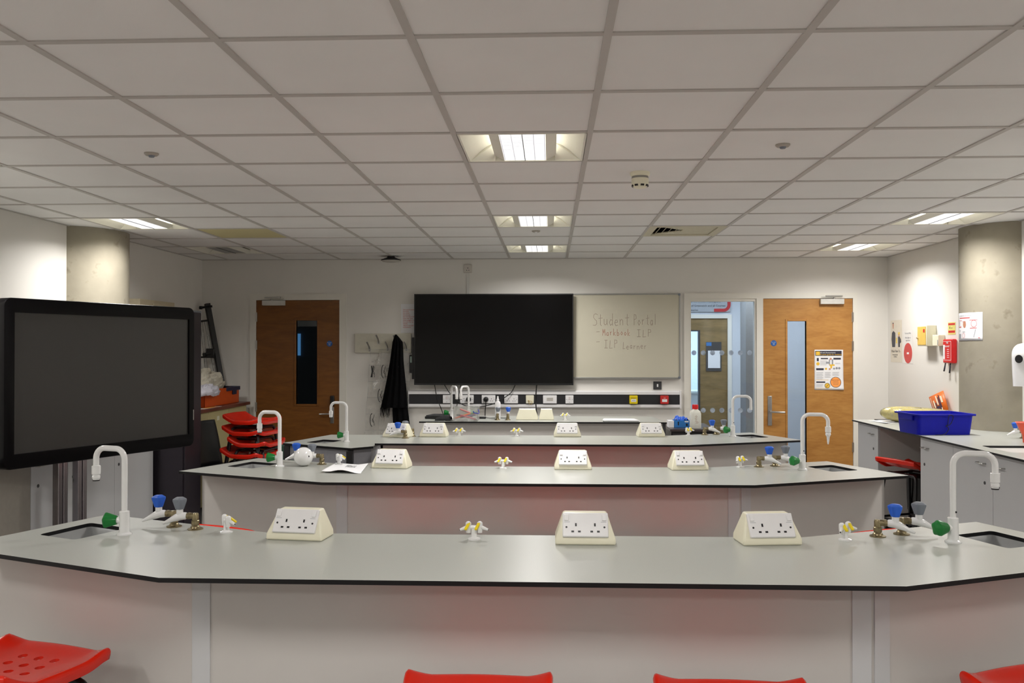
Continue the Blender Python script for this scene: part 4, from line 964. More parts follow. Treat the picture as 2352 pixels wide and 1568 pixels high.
# ------------------------------------------------------------------ stools
def make_seat():
    HW, DP, ZS = .194, .362, .630
    def fn(u, v):      # u across -1..1, v 0 far edge .. 1 raised near lip
        au = abs(u); x = u*HW*(1-.05*math.sin(PI*v)-.04*v)
        y = .178-DP*v
        z = ZS+.006*(1-u*u)*math.exp(-((v-.0)/.12)**2)
        z -= .012*math.sin(PI*min(1, v*1.15))*(1-.6*au**3)
        z += .016*max(0, (au-.66)/.34)**1.4*math.exp(-((v-.03)/.14)**2)     # far horns
        z += .010*au**4
        if v > .68:
            t_ = (v-.68)/.32; z += .062*t_**1.5*(1-.12*au**2); y += .028*t_*t_*0
        y += -.010*u*u*math.exp(-(v/.2)**2)
        return Vector((x, y, z))
    n = 44; b = B()
    V = {}
    for j in range(n+1):
        for i in range(n+1):
            u = 2*i/n-1; v = j/n
            # round the corners
            uu = u*math.sqrt(1-.045*(2*v-1)**6*1.0); vv = .5+(v-.5)*math.sqrt(max(0, 1-.10*u**6))
            V[i, j] = b.bm.verts.new(fn(uu, vv))
    for j in range(n):
        for i in range(n): b.bm.faces.new([V[i, j], V[i+1, j], V[i+1, j+1], V[i, j+1]])
    ring = [V[i, 0] for i in range(n+1)]+[V[n, j] for j in range(1, n+1)]+[V[i, n] for i in range(n-1, -1, -1)]+[V[0, j] for j in range(n-1, 0, -1)]
    prev = ring; N = len(ring)
    base = [r_.co.copy() for r_ in ring]
    for (ox, dz) in ((.005, -.001), (.009, -.005), (.011, -.012), (.010, -.022), (.007, -.034)):
        cur = []
        for k, c0 in enumerate(base):
            tg = base[(k+1) % N]-base[k-1]; nn = Vector((-tg.y, tg.x, 0)); nn.normalize()
            if nn.dot(Vector((c0.x, c0.y, 0))) < 0: nn = -nn
            cur.append(b.bm.verts.new(c0+nn*ox+Vector((0, 0, dz))))
        for k in range(N): b.bm.faces.new([prev[k], prev[(k+1) % N], cur[(k+1) % N], cur[k]])
        prev = cur
    bmesh.ops.recalc_face_normals(b.bm, faces=b.bm.faces)
    o = obj('seat', b, M_RED, None, normals=False, smooth=60)
    md = o.modifiers.new('s', 'SOLIDIFY'); md.thickness = .009; md.offset = -1
    c = B()
    holes = [(k*.060, .095) for k in (-1, 0, 1)]+[(k*.060+.0, .045) for k in (-1, 0, 1)]+[(k*.060, -.005) for k in (-1, 0, 1)]
    for (hx, hy) in holes: c.lathe([(0, .5), (.0130, .5), (.0130, .85), (0, .85)], TR(hx, hy, 0), n=20)
    bake_cut(o, c); finish(o.data, 50); return o
def make_stool():
    root = thing('stool', '', 'stool')
    seat = make_seat(); seat.parent = root
    tops = {}
    for sx in (-1, 1):
        for sy in (-1, 1):
            b = B(); xt, yt_ = sx*.135, sy*.11; xf, yf_ = sx*.205, sy*.190
            P = [(sx*.085, sy*.108, .568), (xt-sx*.018, yt_, .568), (xt-sx*.004, yt_+sy*.001, .566), (xt+sx*.006, yt_+sy*.005, .559), (xt+sx*.013, yt_+sy*.009, .548), (xt+sx*.017, yt_+sy*.013, .534), (xf, yf_, .02)]
            b.tube(P, .0125, n=12); lg = obj('leg', b, M_BLKMET, root)
            b = B(); b.lathe([(0, 0), (.015, 0), (.0155, .028), (0, .028)], TR(xf, yf_, 0), n=14); obj('foot_cap', b, M_BLACK, lg)
    b = B()
    for sy in (-1, 1): b.tube([(-.09, sy*.108, .568), (.09, sy*.108, .568)], .0123, n=12)
    for sx in (-1, 1): b.tube([(sx*.1, -.108, .568), (sx*.1, .108, .568)], .010, n=10)
    obj('seat_frame', b, M_BLKMET, root)
    def pt(sx, sy, z): 
        t_ = (.534-z)/.514; return (sx*(.152+(.205-.152)*t_), sy*(.123+(.190-.123)*t_), z)
    b = B(); zr = .22
    for a_, c_ in (((-1, -1), (1, -1)), ((1, -1), (1, 1)), ((1, 1), (-1, 1)), ((-1, 1), (-1, -1))): b.tube([pt(*a_, zr), pt(*c_, zr)], .009, n=10)
    obj('foot_rail', b, M_BLKMET, root)
    return root
st0 = make_stool(); ust = False
def stool(x, y, rot, lab, grp, z=0):
    global ust
    o = st0 if not ust else dup(st0, (0, 0, 0), 0, ''); ust = True
    o.location = (x, y, z); o.rotation_euler = (0, 0, R(rot)); o['label'] = lab; o['group'] = grp
g1, g2, g3 = 'red stools at the nearest bench', 'red stools at the second bench', 'red stools at the third bench'
def pushed(hl, hr, lab, grp):      # hl, hr: far corners of the seat
    m = (hl+hr)/2; a_ = math.atan2(hr.y-hl.y, hr.x-hl.x); stool(m.x+math.sin(a_)*.165, m.y-math.cos(a_)*.165, math.degrees(a_), lab, grp)
ZHN = .648
pushed(onz(30, 1458, ZHN), onz(243, 1489, ZHN), 'red plastic stool at the bottom left corner of the view', g1)
pushed(onz(945, 1539, ZHN), onz(1257, 1545, ZHN), 'red plastic stool at the bottom edge, middle of the nearest bench', g1)
pushed(onz(1515, 1549, ZHN), onz(1832, 1558, ZHN), 'red plastic stool at the bottom edge, right of the middle one', g1)
hq = onz(2222, 1541, ZHN); pushed(hq, hq+Vector((.34*cA, .34*sA, 0)), 'red plastic stool at the bottom right corner of the view', g1)
lq = (onz(430, 1199, .69)+onz(598, 1220, .69))/2; stool(lq.x-.175*sA, lq.y-.175*cA, 180-22.5, 'red stool whose lip shows behind the left taps of the nearest bench', g2)
lq = (onz(1950, 1222, .69)+onz(2100, 1212, .69))/2; stool(lq.x+.175*sA, lq.y-.175*cA, 180+22.5, 'red stool whose lip shows behind the right taps of the nearest bench', g2)
for x_, lab in ((-.62, 'left of the middle'), (.02, 'in the middle'), (.60, 'right of the middle')): stool(x_, 3.93, 0, 'red stool hidden behind the nearest bench, '+lab, g2)
for x_, lab in ((-.62, 'left'), (-.15, 'left of the middle'), (.32, 'right of the middle'), (.80, 'right')): stool(x_, 5.60, 0, 'red stool hidden behind the second bench, '+lab, g3)
# stack by the left table
for k, lab in enumerate(('red stool at the bottom of the stack by the left door', 'red stool second from the bottom of the stack by the left door', 'red stool second from the top of the stack by the left door', 'red stool on top of the stack by the left door')):
    stool(-2.56+(.05 if k == 1 else 0), 7.45+(.02*k), -100+(3 if k == 1 else 0), lab, 'stacked red stools', z=.093*k)
stool(2.76, 6.86, -66, 'red stool tucked in the knee space under the right-hand side bench', None)

# ------------------------------------------------------------------ things on the second bench
q = onz(697, 1070); 
wl = thing('white_globe', 'white round globe lamp lying by the left taps of the second bench', 'globe', (q.x, q.y, ZT))
b = B(); rr = .050; b.lathe([(rr*math.sin(PI*k/24), rr-rr*math.cos(PI*k/24)) for k in range(25)], n=36); obj('globe', b, M_ENAMEL, wl)
b = B(); b.lathe([(0, 0), (.006, 0), (.005, .004), (0, .004)], TR(.035, -.030, .055) @ RX(PI/2), n=10); obj('vent_hole', b, M_BLACK, wl)
def sheet_paper(name, lab, quad, z, wav=.004, cat='paper', grp=None, mt=M_PAPER):
    P = [onz(*q_, z) for q_ in quad]
    b = B(); b.grid(lambda u, v: tuple((P[0]*(1-u)+P[1]*u)*(1-v)+(P[3]*(1-u)+P[2]*u)*v + Vector((0, 0, .002+wav*abs(math.sin(u*PI*1.5+v))*(1-v)))), 16, 12)
    return tag(obj(name, b, mt, normals=False, solid=.0006), lab, cat, grp), P
_pp = thing('paper_sheet', 'white curled sheet with a small block of print at the left of the second bench', 'paper')
P = [onz(*q_, ZT) for q_ in ((738, 1086), (828, 1088), (846, 1069), (771, 1063))]
def ps(u, v): return tuple((P[0]*(1-u)+P[1]*u)*(1-v)+(P[3]*(1-u)+P[2]*u)*v+Vector((0, 0, .0012+.016*(1-v)**3*math.sin(PI*u)**2+.010*max(0, .25-u)*4*(1-v)+.012*max(0, u-.7)*3*v)))
b = B(); b.grid(ps, 24, 18); obj('sheet', b, M_PAPER, _pp, normals=False, solid=.0006)
b = B()
for r_ in range(5):
    for k in range(9):
        if random.random() < .8:
            c0 = Vector(ps(.42+.032*k, .62+.05*r_)); c1 = Vector(ps(.42+.032*(k+.7), .62+.05*r_)); c2 = Vector(ps(.42+.032*(k+.7), .62+.05*(r_+.55))); c3 = Vector(ps(.42+.032*k, .62+.05*(r_+.55))); up = Vector((0, 0, .0009))
            b._add([c0+up, c1+up, c2+up, c3+up], [(0, 1, 2, 3)])
obj('print', b, M_INK, _pp, normals=False)

# ------------------------------------------------------------------ things on the teacher bench
tx = lambda px, y=7.62: ony(px, 960, y).x
cb = thing('storage_box', 'clear plastic box of pens on the teacher bench', 'box')
x0, x1, y0, y1 = tx(1042, 7.56), tx(1098, 7.56), 7.53, 7.72; zb, zt_ = ZT+.001, ZT+.118
b = B(); th = .003
b.box(x0+.004, x1-.004, y0+.004, y1-.004, zb, zb+th)
for bx in ((x0, x1, y0, y0+th), (x0, x1, y1-th, y1), (x0, x0+th, y0+th, y1-th), (x1-th, x1, y0+th, y1-th)): b.box(*bx, zb, zt_)
obj('tub', b, M_TUB, cb)
b = B(); b.box(x0-.004, x1+.004, y0-.004, y0, zt_-.006, zt_+.001); b.box(x0-.004, x1+.004, y1, y1+.004, zt_-.006, zt_+.001); b.box(x0-.004, x0, y0, y1, zt_-.006, zt_+.001); b.box(x1, x1+.004, y0, y1, zt_-.006, zt_+.001); obj('rim', b, M_TUB, cb)
b = B(); b.tube([(x1+.002, y0+.03, zt_-.02), (x1+.01, y0+.02, zt_-.045), (x1+.008, y0-.004, zt_-.052), (x1-.03, y0-.006, zt_-.045), (x1-.04, y0-.006, zt_-.03)], .004, n=8); obj('clip', b, mat('blue_clip', (40, 50, 170), .4), cb)
for k, (col, nm) in enumerate((((230, 60, 90), 'pink'), ((236, 100, 50), 'orange'), ((40, 60, 110), 'blue'), ((60, 62, 70), 'dark grey'), ((90, 150, 80), 'green'), ((200, 60, 60), 'red'))):
    b = B(); L_ = .14; yy_ = y0+.03+.028*k; a = (-.25, .3, .15, -.1, .2, -.35)[k]; xm = (x0+x1)/2+(.02, -.03, .01, -.02, .02, 0)[k]
    z_ = zb+.014+.006*k
    b.tube([(xm-L_/2*math.cos(a), yy_, z_+abs(L_/2*math.sin(a))-L_/2*math.sin(a)), (xm+L_*.2*math.cos(a), yy_, z_+abs(L_/2*math.sin(a))+L_*.2*math.sin(a)), (xm+L_/2*math.cos(a), yy_, z_+abs(L_/2*math.sin(a))+L_/2*math.sin(a))], [.008, .008, .006], n=10)
    pn = obj('marker_pen', b, mat('pen_'+nm.replace(' ', '_'), col, .4)); tag(pn, '%s marker pen lying in the clear box' % nm, 'pen', 'pens in the clear box')
tbk = thing('black_laptop', 'black flat device lying behind the black cloth on the teacher bench', 'laptop')
a0 = tx(978, 7.85); a1 = tx(1032, 7.85)
b = B(); b.prism([(a0, 7.78), (a0+.05, 7.98), (a1+.02, 7.98), (a1, 7.74)], ZT+.001, ZT+.022); obj('base', b, M_BLACK, tbk, bevel=.004)
b = B(); b.prism([(a0+.01, 7.785), (a0+.055, 7.975), (a1+.01, 7.975), (a1-.01, 7.75)], ZT+.0225, ZT+.032); obj('lid', b, M_DKGREY, tbk, bevel=.003)
a0 = tx(1000, 7.6); a1 = tx(1036, 7.6)
b = B(); b.grid(lambda u, v: (a0+(a1-a0)*u, 7.56+.13*v, ZT+.002+(.028+.022*u)*math.sin(PI*min(1, v*1.0))**.6*math.sin(PI*min(.98, u*.8+.1))**.5+.003*noise.noise(Vector((u*9, v*9, 1)))), 20, 16)
tag(obj('black_cloth', b, mat('black_fabric', (30, 30, 32), .95, var=.2, scale=60), normals=False, solid=.003), 'crumpled black cloth at the left end of the teacher bench', 'cloth')
# spray bottle
q = tx(1143, 7.78); bt = thing('spray_bottle', 'white cylindrical bottle with pointed cap on the teacher bench', 'bottle', (q, 7.80, ZT+.0005))
b = B(); b.lathe([(0, 0), (.024, 0), (.025, .004), (.025, .14), (.020, .152), (.013, .156), (0, .156)]); obj('bottle', b, M_WHITE, bt)
b = B(); b.lathe([(0, .156), (.0125, .156), (.0125, .172), (.008, .178), (.006, .20), (0, .202)]); obj('cap', b, M_WHITE, bt)
# power pack cord on bench
b = B(); b.box(tx(1096), tx(1112), 7.80, 7.86, ZT+.001, ZT+.016); tag(obj('power_brick', b, M_BLACK, bevel=.003), 'small black power brick right of the clear box', 'power supply')
b = B(); b.tube([(tx(1112), 7.83, ZT+.008), (tx(1120), 7.84, ZT+.004), (tx(1150), 7.86, ZT+.004), (tx(1166), 7.85, ZT+.004)], .003, n=8); tag(obj('thin_cable', b, M_CABLE), 'thin dark cable lying behind the taps on the teacher bench', 'cable')
# clipboard papers
pp = thing('paper_stack', 'stack of white papers lying on the right of the teacher bench', 'papers')
for k, (dx, nm) in enumerate(((0, 'sheet'), (.006, 'sheet'), (-.004, 'sheet'))):
    b = B(); xa, xb = tx(1384, 7.6)+dx, tx(1466, 7.6)+dx; z_ = ZT+.001+.0045*k
    b.prism([(xa, 7.53), (xb, 7.53), (xb-.02, 7.72), (xa+.02, 7.72)], z_, z_+.004); obj(nm, b, M_PAPER if k else M_BLACK, pp)

# ------------------------------------------------------------------ black drawer unit with gloves and bottle
du = thing('drawer_unit', 'low black drawer unit right of the teacher bench', 'drawer unit')
x0, x1, y0, y1, zt_ = 1.03, 1.40, 7.55, 8.15, .838
b = B(); b.box(x0, x1, y0+.012, y1, 0, zt_-.02); obj('carcass', b, M_BLACK, du)
b = B(); b.box(x0-.01, x1+.012, y0, y1+.02, zt_-.02, zt_); obj('top', b, mat('dark_brown_top', (64, 56, 56), .3), du, bevel=.002)
for k in range(4):
    b = B(); b.box(x0+.01, x1-.01, y0-.002, y0+.0115, .07+.185*k, .07+.185*k+.175); dr = obj('drawer', b, mat('near_black', (34, 32, 34), .4), du, bevel=.002)
    b = B(); b.box(x0+.03, x1-.03, y0-.010, y0-.002, .07+.185*k+.150, .07+.185*k+.158); obj('handle', b, M_CHROME, dr)
def place(px, y): return ony(px, 970, y).x
gx = thing('glove_box', 'blue box of disposable gloves on the black drawer unit', 'glove box')
xa, xb = place(1548, 7.72), place(1584, 7.72)
b = B(); b.box(xa, xb, 7.70, 7.82, zt_+.0005, zt_+.062); obj('carton', b, mat('glove_box_blue', (48, 128, 206), .5), gx, bevel=.001)
b = B(); b.box(xa+.03, xa+.04, 7.6993, 7.6998, zt_+.02, zt_+.05); b.box(xa+.028, xa+.042, 7.6993, 7.6998, zt_+.044, zt_+.048); b.box(xb-.035, xb-.02, 7.6993, 7.6998, zt_+.015, zt_+.035); obj('print', b, M_INK, gx)
b = B(); b.box(xb-.045, xb-.012, 7.699, 7.6997, zt_+.046, zt_+.058); obj('sticker', b, M_PAPER, gx)
b = B(); b.grid(lambda u, v: (xa+.008+(xb-xa-.016)*u, 7.705+.11*v, zt_+.060+.034*abs(noise.noise(Vector((u*5, v*3, 3))))+.026*math.sin(PI*u)*math.sin(PI*v)+.02*math.exp(-((u-.15)/.12)**2)*math.sin(PI*v)), 26, 18)
obj('glove_bundle', b, mat('nitrile_blue', (40, 100, 220), .4), gx, normals=False)
b = B(); xw = place(1534, 7.75); b.box(xw, xa-.002, 7.70, 7.82, zt_+.0005, zt_+.058); tag(obj('white_carton', b, M_PAPER, bevel=.001), 'white carton left of the blue glove box', 'box')
q = place(1597, 7.66); jb = thing('reagent_bottle', 'white square plastic bottle with a red cap on the black drawer unit', 'bottle', (q, 7.66, zt_+.0005))
b = B(); sq = lambda r_: rounded([(-r_, -r_), (r_, -r_), (r_, r_), (-r_, r_)], r_*.5, 3)
rings = [(.044, 0), (.046, .005), (.046, .125), (.040, .145), (.024, .158), (.022, .165)]
n = len(sq(.04)); vs = []; fs = []
for r_, z_ in rings: vs += [(p_[0], p_[1], z_) for p_ in sq(r_)]
for i in range(len(rings)-1):
    for k in range(n): fs.append((i*n+k, i*n+(k+1) % n, (i+1)*n+(k+1) % n, (i+1)*n+k))
fs += [tuple(reversed(range(n))), tuple((len(rings)-1)*n+k for k in range(n))]
b._add(vs, fs); obj('bottle', b, mat('milky_plastic', (228, 228, 218), .4), jb)
b = B(); b.lathe([(0, .163), (.026, .163), (.026, .195), (.023, .202), (0, .202)], n=28); obj('cap', b, mat('red_cap', (216, 24, 28), .35), jb)
b = B(); 
for k in range(9): b.box(-.014+.012*random.random(), .004+.02*random.random(), -.0466, -.0461, .045+.008*k, .048+.008*k)
obj('worn_label', b, mat('worn_label_brown', (176, 150, 130), .7), jb)

# ================================================================== RIGHT-HAND SIDE BENCH
XF = 2.645
wt = thing('side_worktop', 'long pale worktop with black edge along the right wall', 'worktop')
sk = rounded([(2.755, 5.40), (3.06, 5.40), (3.06, 5.78), (2.755, 5.78)], .035)
b = B(); b.prism([(XF, 1.2), (XR-.001, 1.2), (XR-.001, 7.86), (XF, 7.86)], ZT-TT, ZT); o = obj('worktop', b, [M_LAM, M_EDGE], wt)
c = B(); c.prism(sk, .8, 1.0); bake_cut(o, c)
c = B(); c.lathe([(0, .8), (.351, .8), (.351, 1.0), (0, 1.0)], TR(3.577, 7.041, 0), n=72); bake_cut(o, c)
for p_ in o.data.polygons: p_.material_index = 0 if p_.normal.z > .9 else 1
basin(sk, wt, ZT-TT, .18)
def cabinet(y0, y1, lab, doors, dep=.62, xf=XF+.045, marks=None):
    r_ = thing('base_cabinet', lab, 'cabinet', group='pale base cabinets along the right wall')
    xb = min(xf+dep, 3.20)
    b = B(); b.box(xf+.018, xb, y0, y1, .08, ZT-TT-.001); obj('carcass', b, M_PANEL, r_)
    b = B(); b.box(xf+.06, xb-.02, y0+.002, y1-.002, 0, .0795); obj('plinth', b, M_BLACK, r_)
    for (d0, d1, hy) in doors:
        b = B(); b.box(xf, xf+.0175, d0+.0015, d1-.0015, .085, ZT-TT-.006); dd = obj('door', b, M_PANEL2, r_, bevel=.001)
        b = B(); zz = .81
        b.tube([(xf, hy-.045, zz), (xf-.022, hy-.043, zz), (xf-.026, hy-.035, zz), (xf-.026, hy+.035, zz), (xf-.022, hy+.043, zz), (xf, hy+.045, zz)], .0045, n=8); obj('handle', b, M_CHROME, dd)
        b = B(); b.lathe([(0, 0), (.011, 0), (.010, .003), (0, .003)], TR(xf, hy+(.03 if hy > (d0+d1)/2 else -.03), .69) @ RY(-PI/2), n=16); obj('lock', b, M_DKGREY, dd)
    return r_
cabinet(7.37, 7.84, 'pale base cabinet at the far end of the right-hand worktop', [(7.37, 7.84, 7.50)])
cabinet(5.492, 6.54, 'pale double base cabinet just right of the red stool under the side bench', [(6.02, 6.54, 6.44), (5.492, 6.02, 5.62)])
cabinet(4.45, 5.490, 'pale double base cabinet at the right edge of the view', [(4.97, 5.490, 5.39), (4.45, 4.97, 4.57)])
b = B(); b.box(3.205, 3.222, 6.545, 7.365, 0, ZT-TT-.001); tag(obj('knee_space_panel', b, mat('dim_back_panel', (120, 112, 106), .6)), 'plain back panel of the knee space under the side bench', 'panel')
# bin with liner under the side bench
q = onx(2075, 1095, 2.95); bn = thing('waste_bin', 'bin with black plastic liner in the knee space under the side bench', 'bin', (3.0, 7.12, 0))
b = B(); b.lathe([(0, 0), (.13, 0), (.165, .50), (.16, .5), (.125, .01)], n=28); obj('bin_body', b, M_BLACK, bn)
b = B(); b.grid(lambda u, v: ((.172+.010*math.sin(u*2*PI*11+v*3)*v-.02*v)*math.cos(2*PI*u), (.172+.010*math.sin(u*2*PI*11+v*3)*v-.02*v)*math.sin(2*PI*u), .53-.30*v+.012*math.sin(u*2*PI*3)), 60, 12); obj('liner', b, mat('black_bin_liner', (22, 22, 24), .3, var=.2), bn, normals=False, solid=.002)

# tray
tray = thing('blue_tray', 'deep blue plastic tray on the right-hand worktop', 'tray')
c00 = onz(2106, 999); c10 = onz(2231, 998.5)
M_TRAY = mat('royal_blue_plastic', (12, 20, 168), .42, spec=.25)
ax = (c10-c00); wd = ax.length; rz = math.atan2(ax.y, ax.x); Mt = TR(c00.x+.012, c00.y, ZT+.001) @ RZ(rz)
hh, dpn, fl = .150, .30, .022
def ringp(w0, w1, d0, d1, r_): return rounded([(w0, d0), (w1, d0), (w1, d1), (w0, d1)], r_, 4)
b = B(); R0 = ringp(.0, wd-.012, 0, dpn, .03); R1_ = ringp(-.010, wd+.002, -.012, dpn+.014, .03); R2_ = ringp(-.026, wd+.018, -.030, dpn+.034, .03)
n = len(R0); vs = [(p_[0], p_[1], 0) for p_ in R0]+[(p_[0], p_[1], hh-.012) for p_ in R1_]+[(p_[0], p_[1], hh-.012) for p_ in R2_]+[(p_[0], p_[1], hh) for p_ in R2_]
R3_ = ringp(-.012, wd, -.008, dpn+.010, .03); R4 = ringp(.004, wd-.016, .004, dpn-.004, .028)
vs += [(p_[0], p_[1], hh) for p_ in R3_]+[(p_[0], p_[1], .004) for p_ in R4]
fs = [tuple(range(n))]+[(L_*n+k, L_*n+(k+1) % n, (L_+1)*n+(k+1) % n, (L_+1)*n+k) for L_ in range(5) for k in range(n)]+[tuple(5*n+k for k in range(n))]
b._add(vs, fs, Mt); tr_ = obj('tray_body', b, M_TRAY, tray)
c = B(); c.tube([(-.08, dpn/2-.06, hh+.02), (.004, dpn/2-.06, hh+.02)], .001, Mt)
b = B(); b.box(-.024, -.008, .05, dpn-.05, hh-.05, hh-.012, Mt); obj('label_slot', b, M_TRAY, tray, bevel=.004)
b = B(); P = [(.22, -.034, hh-.004), (.235, -.036, hh-.015), (.23, -.030, hh-.05), (.215, -.026, hh-.075), (.19, -.022, hh-.082), (.21, -.02, hh-.10), (.20, -.02, hh-.125), (.17, -.03, .006), (.12, -.04, .004), (.10, -.045, .004)]
b.tube(smooth_path([Mt @ Vector(p_) for p_ in P]), .0024, n=8); b.tube(smooth_path([Mt @ Vector(p_) for p_ in [(.22, -.034, hh-.004), (.205, -.036, hh-.01), (.20, -.032, hh-.05), (.20, -.028, hh-.085)]]), .0024, n=8)
tag(obj('lanyard', b, M_CABLE), 'black cord looped over the front of the blue tray', 'cord')
# yellow bag
yb = thing('yellow_bag', 'yellow bundle in clear plastic wrap behind the blue tray', 'bag')
qa, qb = onz(2036, 966), Vector((3.38, 7.62, .9))
def blob(u, v):
    a = 2*PI*u; ph = PI*v
    lx, ly, lz = .31, .15, .13
    e = .35
    cx = math.copysign(abs(math.cos(a))**.9, math.cos(a)); sy = math.copysign(abs(math.sin(a))**.9, math.sin(a)); sp = math.sin(ph)**.6
    z = lz*.5*(1-math.copysign(abs(math.cos(ph))**.9, math.cos(ph)))
    nn = .014*noise.noise(Vector((cx*2.4, sy*2.4, z*8)))
    s_ = 1+nn*4
    return (lx*cx*sp*s_, ly*sy*sp*s_, max(0.0, z*(.86-.14*math.cos(a)*sp)+nn*min(1, z/.03)))
b = B(); b.grid(blob, 48, 20, TR(3.13, 7.60, ZT+.001) @ RZ(R(-4))); obj('bundle', b, mat('yellow_foam', (236, 222, 110), .45, var=.12, scale=9), yb, normals=False)
b = B(); b.grid(lambda u, v: tuple(Vector(blob(u, v))*1.035+Vector((0, 0, .0008))), 48, 20, TR(3.13, 7.60, ZT+.0015) @ RZ(R(-4))); obj('clear_wrap', b, M_POLY, yb, normals=False)
# papers on side bench
pp = thing('paper_pile', 'loose white papers at the far end of the right-hand worktop', 'papers')
for k, quad in enumerate((((1992, 966.5), (2040, 972.5), (2070, 971), (2045, 963.5)), ((2000, 967), (2035, 973), (2072, 968.5), (2050, 963)))):
    P = [onz(*q_, ZT) for q_ in quad]
    b = B(); b.grid(lambda u, v: tuple((P[0]*(1-u)+P[1]*u)*(1-v)+(P[3]*(1-u)+P[2]*u)*v+Vector((0, 0, .001+.003*k+.012*k*max(0, u-.6)))), 10, 8); obj('sheet', b, M_PAPER, pp, normals=False, solid=.0008)
b = B(); b.box(2.83, 2.97, 7.77, 7.84, ZT+.0005, ZT+.007); tag(obj('black_folder', b, M_BLACK), 'thin black folder behind the loose papers', 'folder')
# orange book leaning on wall
ob = thing('orange_book', 'orange booklet leaning on the right wall above the yellow bag', 'book')
c1, c2, c3, c4 = [onx(px, py, x_) for px, py, x_ in ((2134, 912, 3.46), (2166, 897, 3.47), (2178, 940, 3.44), (2147, 952, 3.43))]
b = B(); b._add([c4, c3, c2, c1], [(0, 1, 2, 3)]); obj('cover', b, mat('book_orange', (232, 112, 22), .45), ob, solid=.006, normals=False)
ex = (c3-c4); ez = (c1-c4); nn = ex.cross(ez).normalized(); 
if nn.x > 0: nn = -nn
Mb = Matrix(((ex.x, nn.x, ez.x, c4.x), (ex.y, nn.y, ez.y, c4.y), (ex.z, nn.z, ez.z, c4.z), (0, 0, 0, 1))) @ TR(0, .006, 0)
b = B()
for (u0, u1, v0, v1) in ((.58, .64, .05, .8), (.34, .40, .1, .55), (.42, .56, .2, .34), (.66, .72, .2, .9)): b.box(u0, u1, 0, .0006, v0, v1, Mb)
obj('dark_print', b, mat('print_navy', (50, 44, 70), .5), ob)
b = B()
for (u0, u1, v0, v1) in ((.76, .88, .45, .8), (.46, .54, .40, .9), (.22, .30, .3, .7), (.10, .12, .2, .9), (.66, .71, .02, .2)): b.box(u0, u1, 0, .0008, v0, v1, Mb)
obj('pale_print', b, M_CREAM, ob)

# side bench taps, funnel
q = onz(2336, 1010); q = onz(2351, 1006); tap('blue', q.x, q.y, ZT, R(178), 'blue-knobbed tap on the right-hand worktop beside the red funnel')
rf = thing('red_funnel', 'red plastic funnel on the right-hand worktop at the edge of the view', 'funnel', (onz(2354, 1016).x, onz(2354, 1016).y, ZT+.0005))
b = B(); b.lathe([(.012, 0), (.016, .05), (.040, .10), (.052, .13), (.058, .132), (.055, .135), (.049, .131), (.037, .10), (.013, .052), (.009, 0)], n=28); obj('funnel_body', b, mat('coral_red_plastic', (238, 92, 66), .35), rf)

# ------------------------------------------------------------------ right wall things
def onwallbox(name, parent, pxa, pya, pxb, pyb, dep, m, x=XR, bevel=0, off=0.0005):
    a, c = onx(pxa, pya, x-dep), onx(pxb, pyb, x-dep)
    za = a.z; zb_ = c.z
    b = B(); b.box(x-dep, x-off, a.y, c.y, za, zb_); return obj(name, b, m, parent, bevel=bevel), a, c
# poster, far left
ps_ = thing('safety_poster', 'tall poster of two workers in dark overalls on the right wall', 'poster')
a = onx(2046, 735, XR); c = onx(2072, 831, XR); zt_, zb_ = 1.81, 1.385
b = B(); b.box(XR-.0015, XR-.0005, a.y, c.y, zb_, zt_); obj('sheet', b, mat('poster_cream', (222, 214, 198), .5), ps_)
Wd = a.y-c.y; X_ = XR-.0018
def pw(u, v): return (X_, a.y-Wd*u, zt_-(zt_-zb_)*v)
def pface(bb, pts, mi=0, dx=0): bb._add([(pw(u, v)[0]-dx, pw(u, v)[1], pw(u, v)[2]) for u, v in pts], [tuple(range(len(pts)))], I4, mi)
b = B()
pface(b, [(.12, .30), (.25, .25), (.42, .30), (.44, .45), (.40, .64), (.14, .64), (.08, .45)]); pface(b, [(.66, .40), (.76, .36), (.92, .46), (.94, .52), (.84, .56), (.84, .64), (.68, .64)])
pface(b, [(.18, .05), (.28, .06), (.28, .09), (.18, .09)]); obj('overall_shapes', b, mat('poster_charcoal', (56, 56, 66), .5), ps_, normals=False)
b = B(); pface(b, [(.17, .08), (.29, .08), (.27, .20), (.20, .20)], 0, .0002); pface(b, [(.66, .30), (.82, .28), (.84, .34), (.68, .36)], 1, .0002); pface(b, [(.48, .42), (.58, .42), (.60, .55), (.48, .55)], 1, .0002); pface(b, [(.70, .34), (.80, .34), (.78, .40), (.72, .40)], 0, .0003)
obj('face_shapes', b, [mat('poster_skin', (200, 140, 110), .5), mat('poster_yellow', (236, 208, 90), .5)], ps_, normals=False)
def walltext(bb, tx, size, y, z, x=XR-.0022, align='LEFT', sx=1.0): bb.text(tx, size, TR(x, y, z) @ RZ(-PI/2) @ RX(PI/2) @ Matrix.Diagonal((sx, 1, 1, 1)), align=align)
b = B(); walltext(b, 'Wear Here To', .037, a.y-.02, 1.485, sx=1.0); walltext(b, 'Protect your sight', .018, a.y-.05, 1.455); walltext(b, 'at all times', .018, a.y-.08, 1.435)
obj('lettering', b, M_DKGREY, ps_)
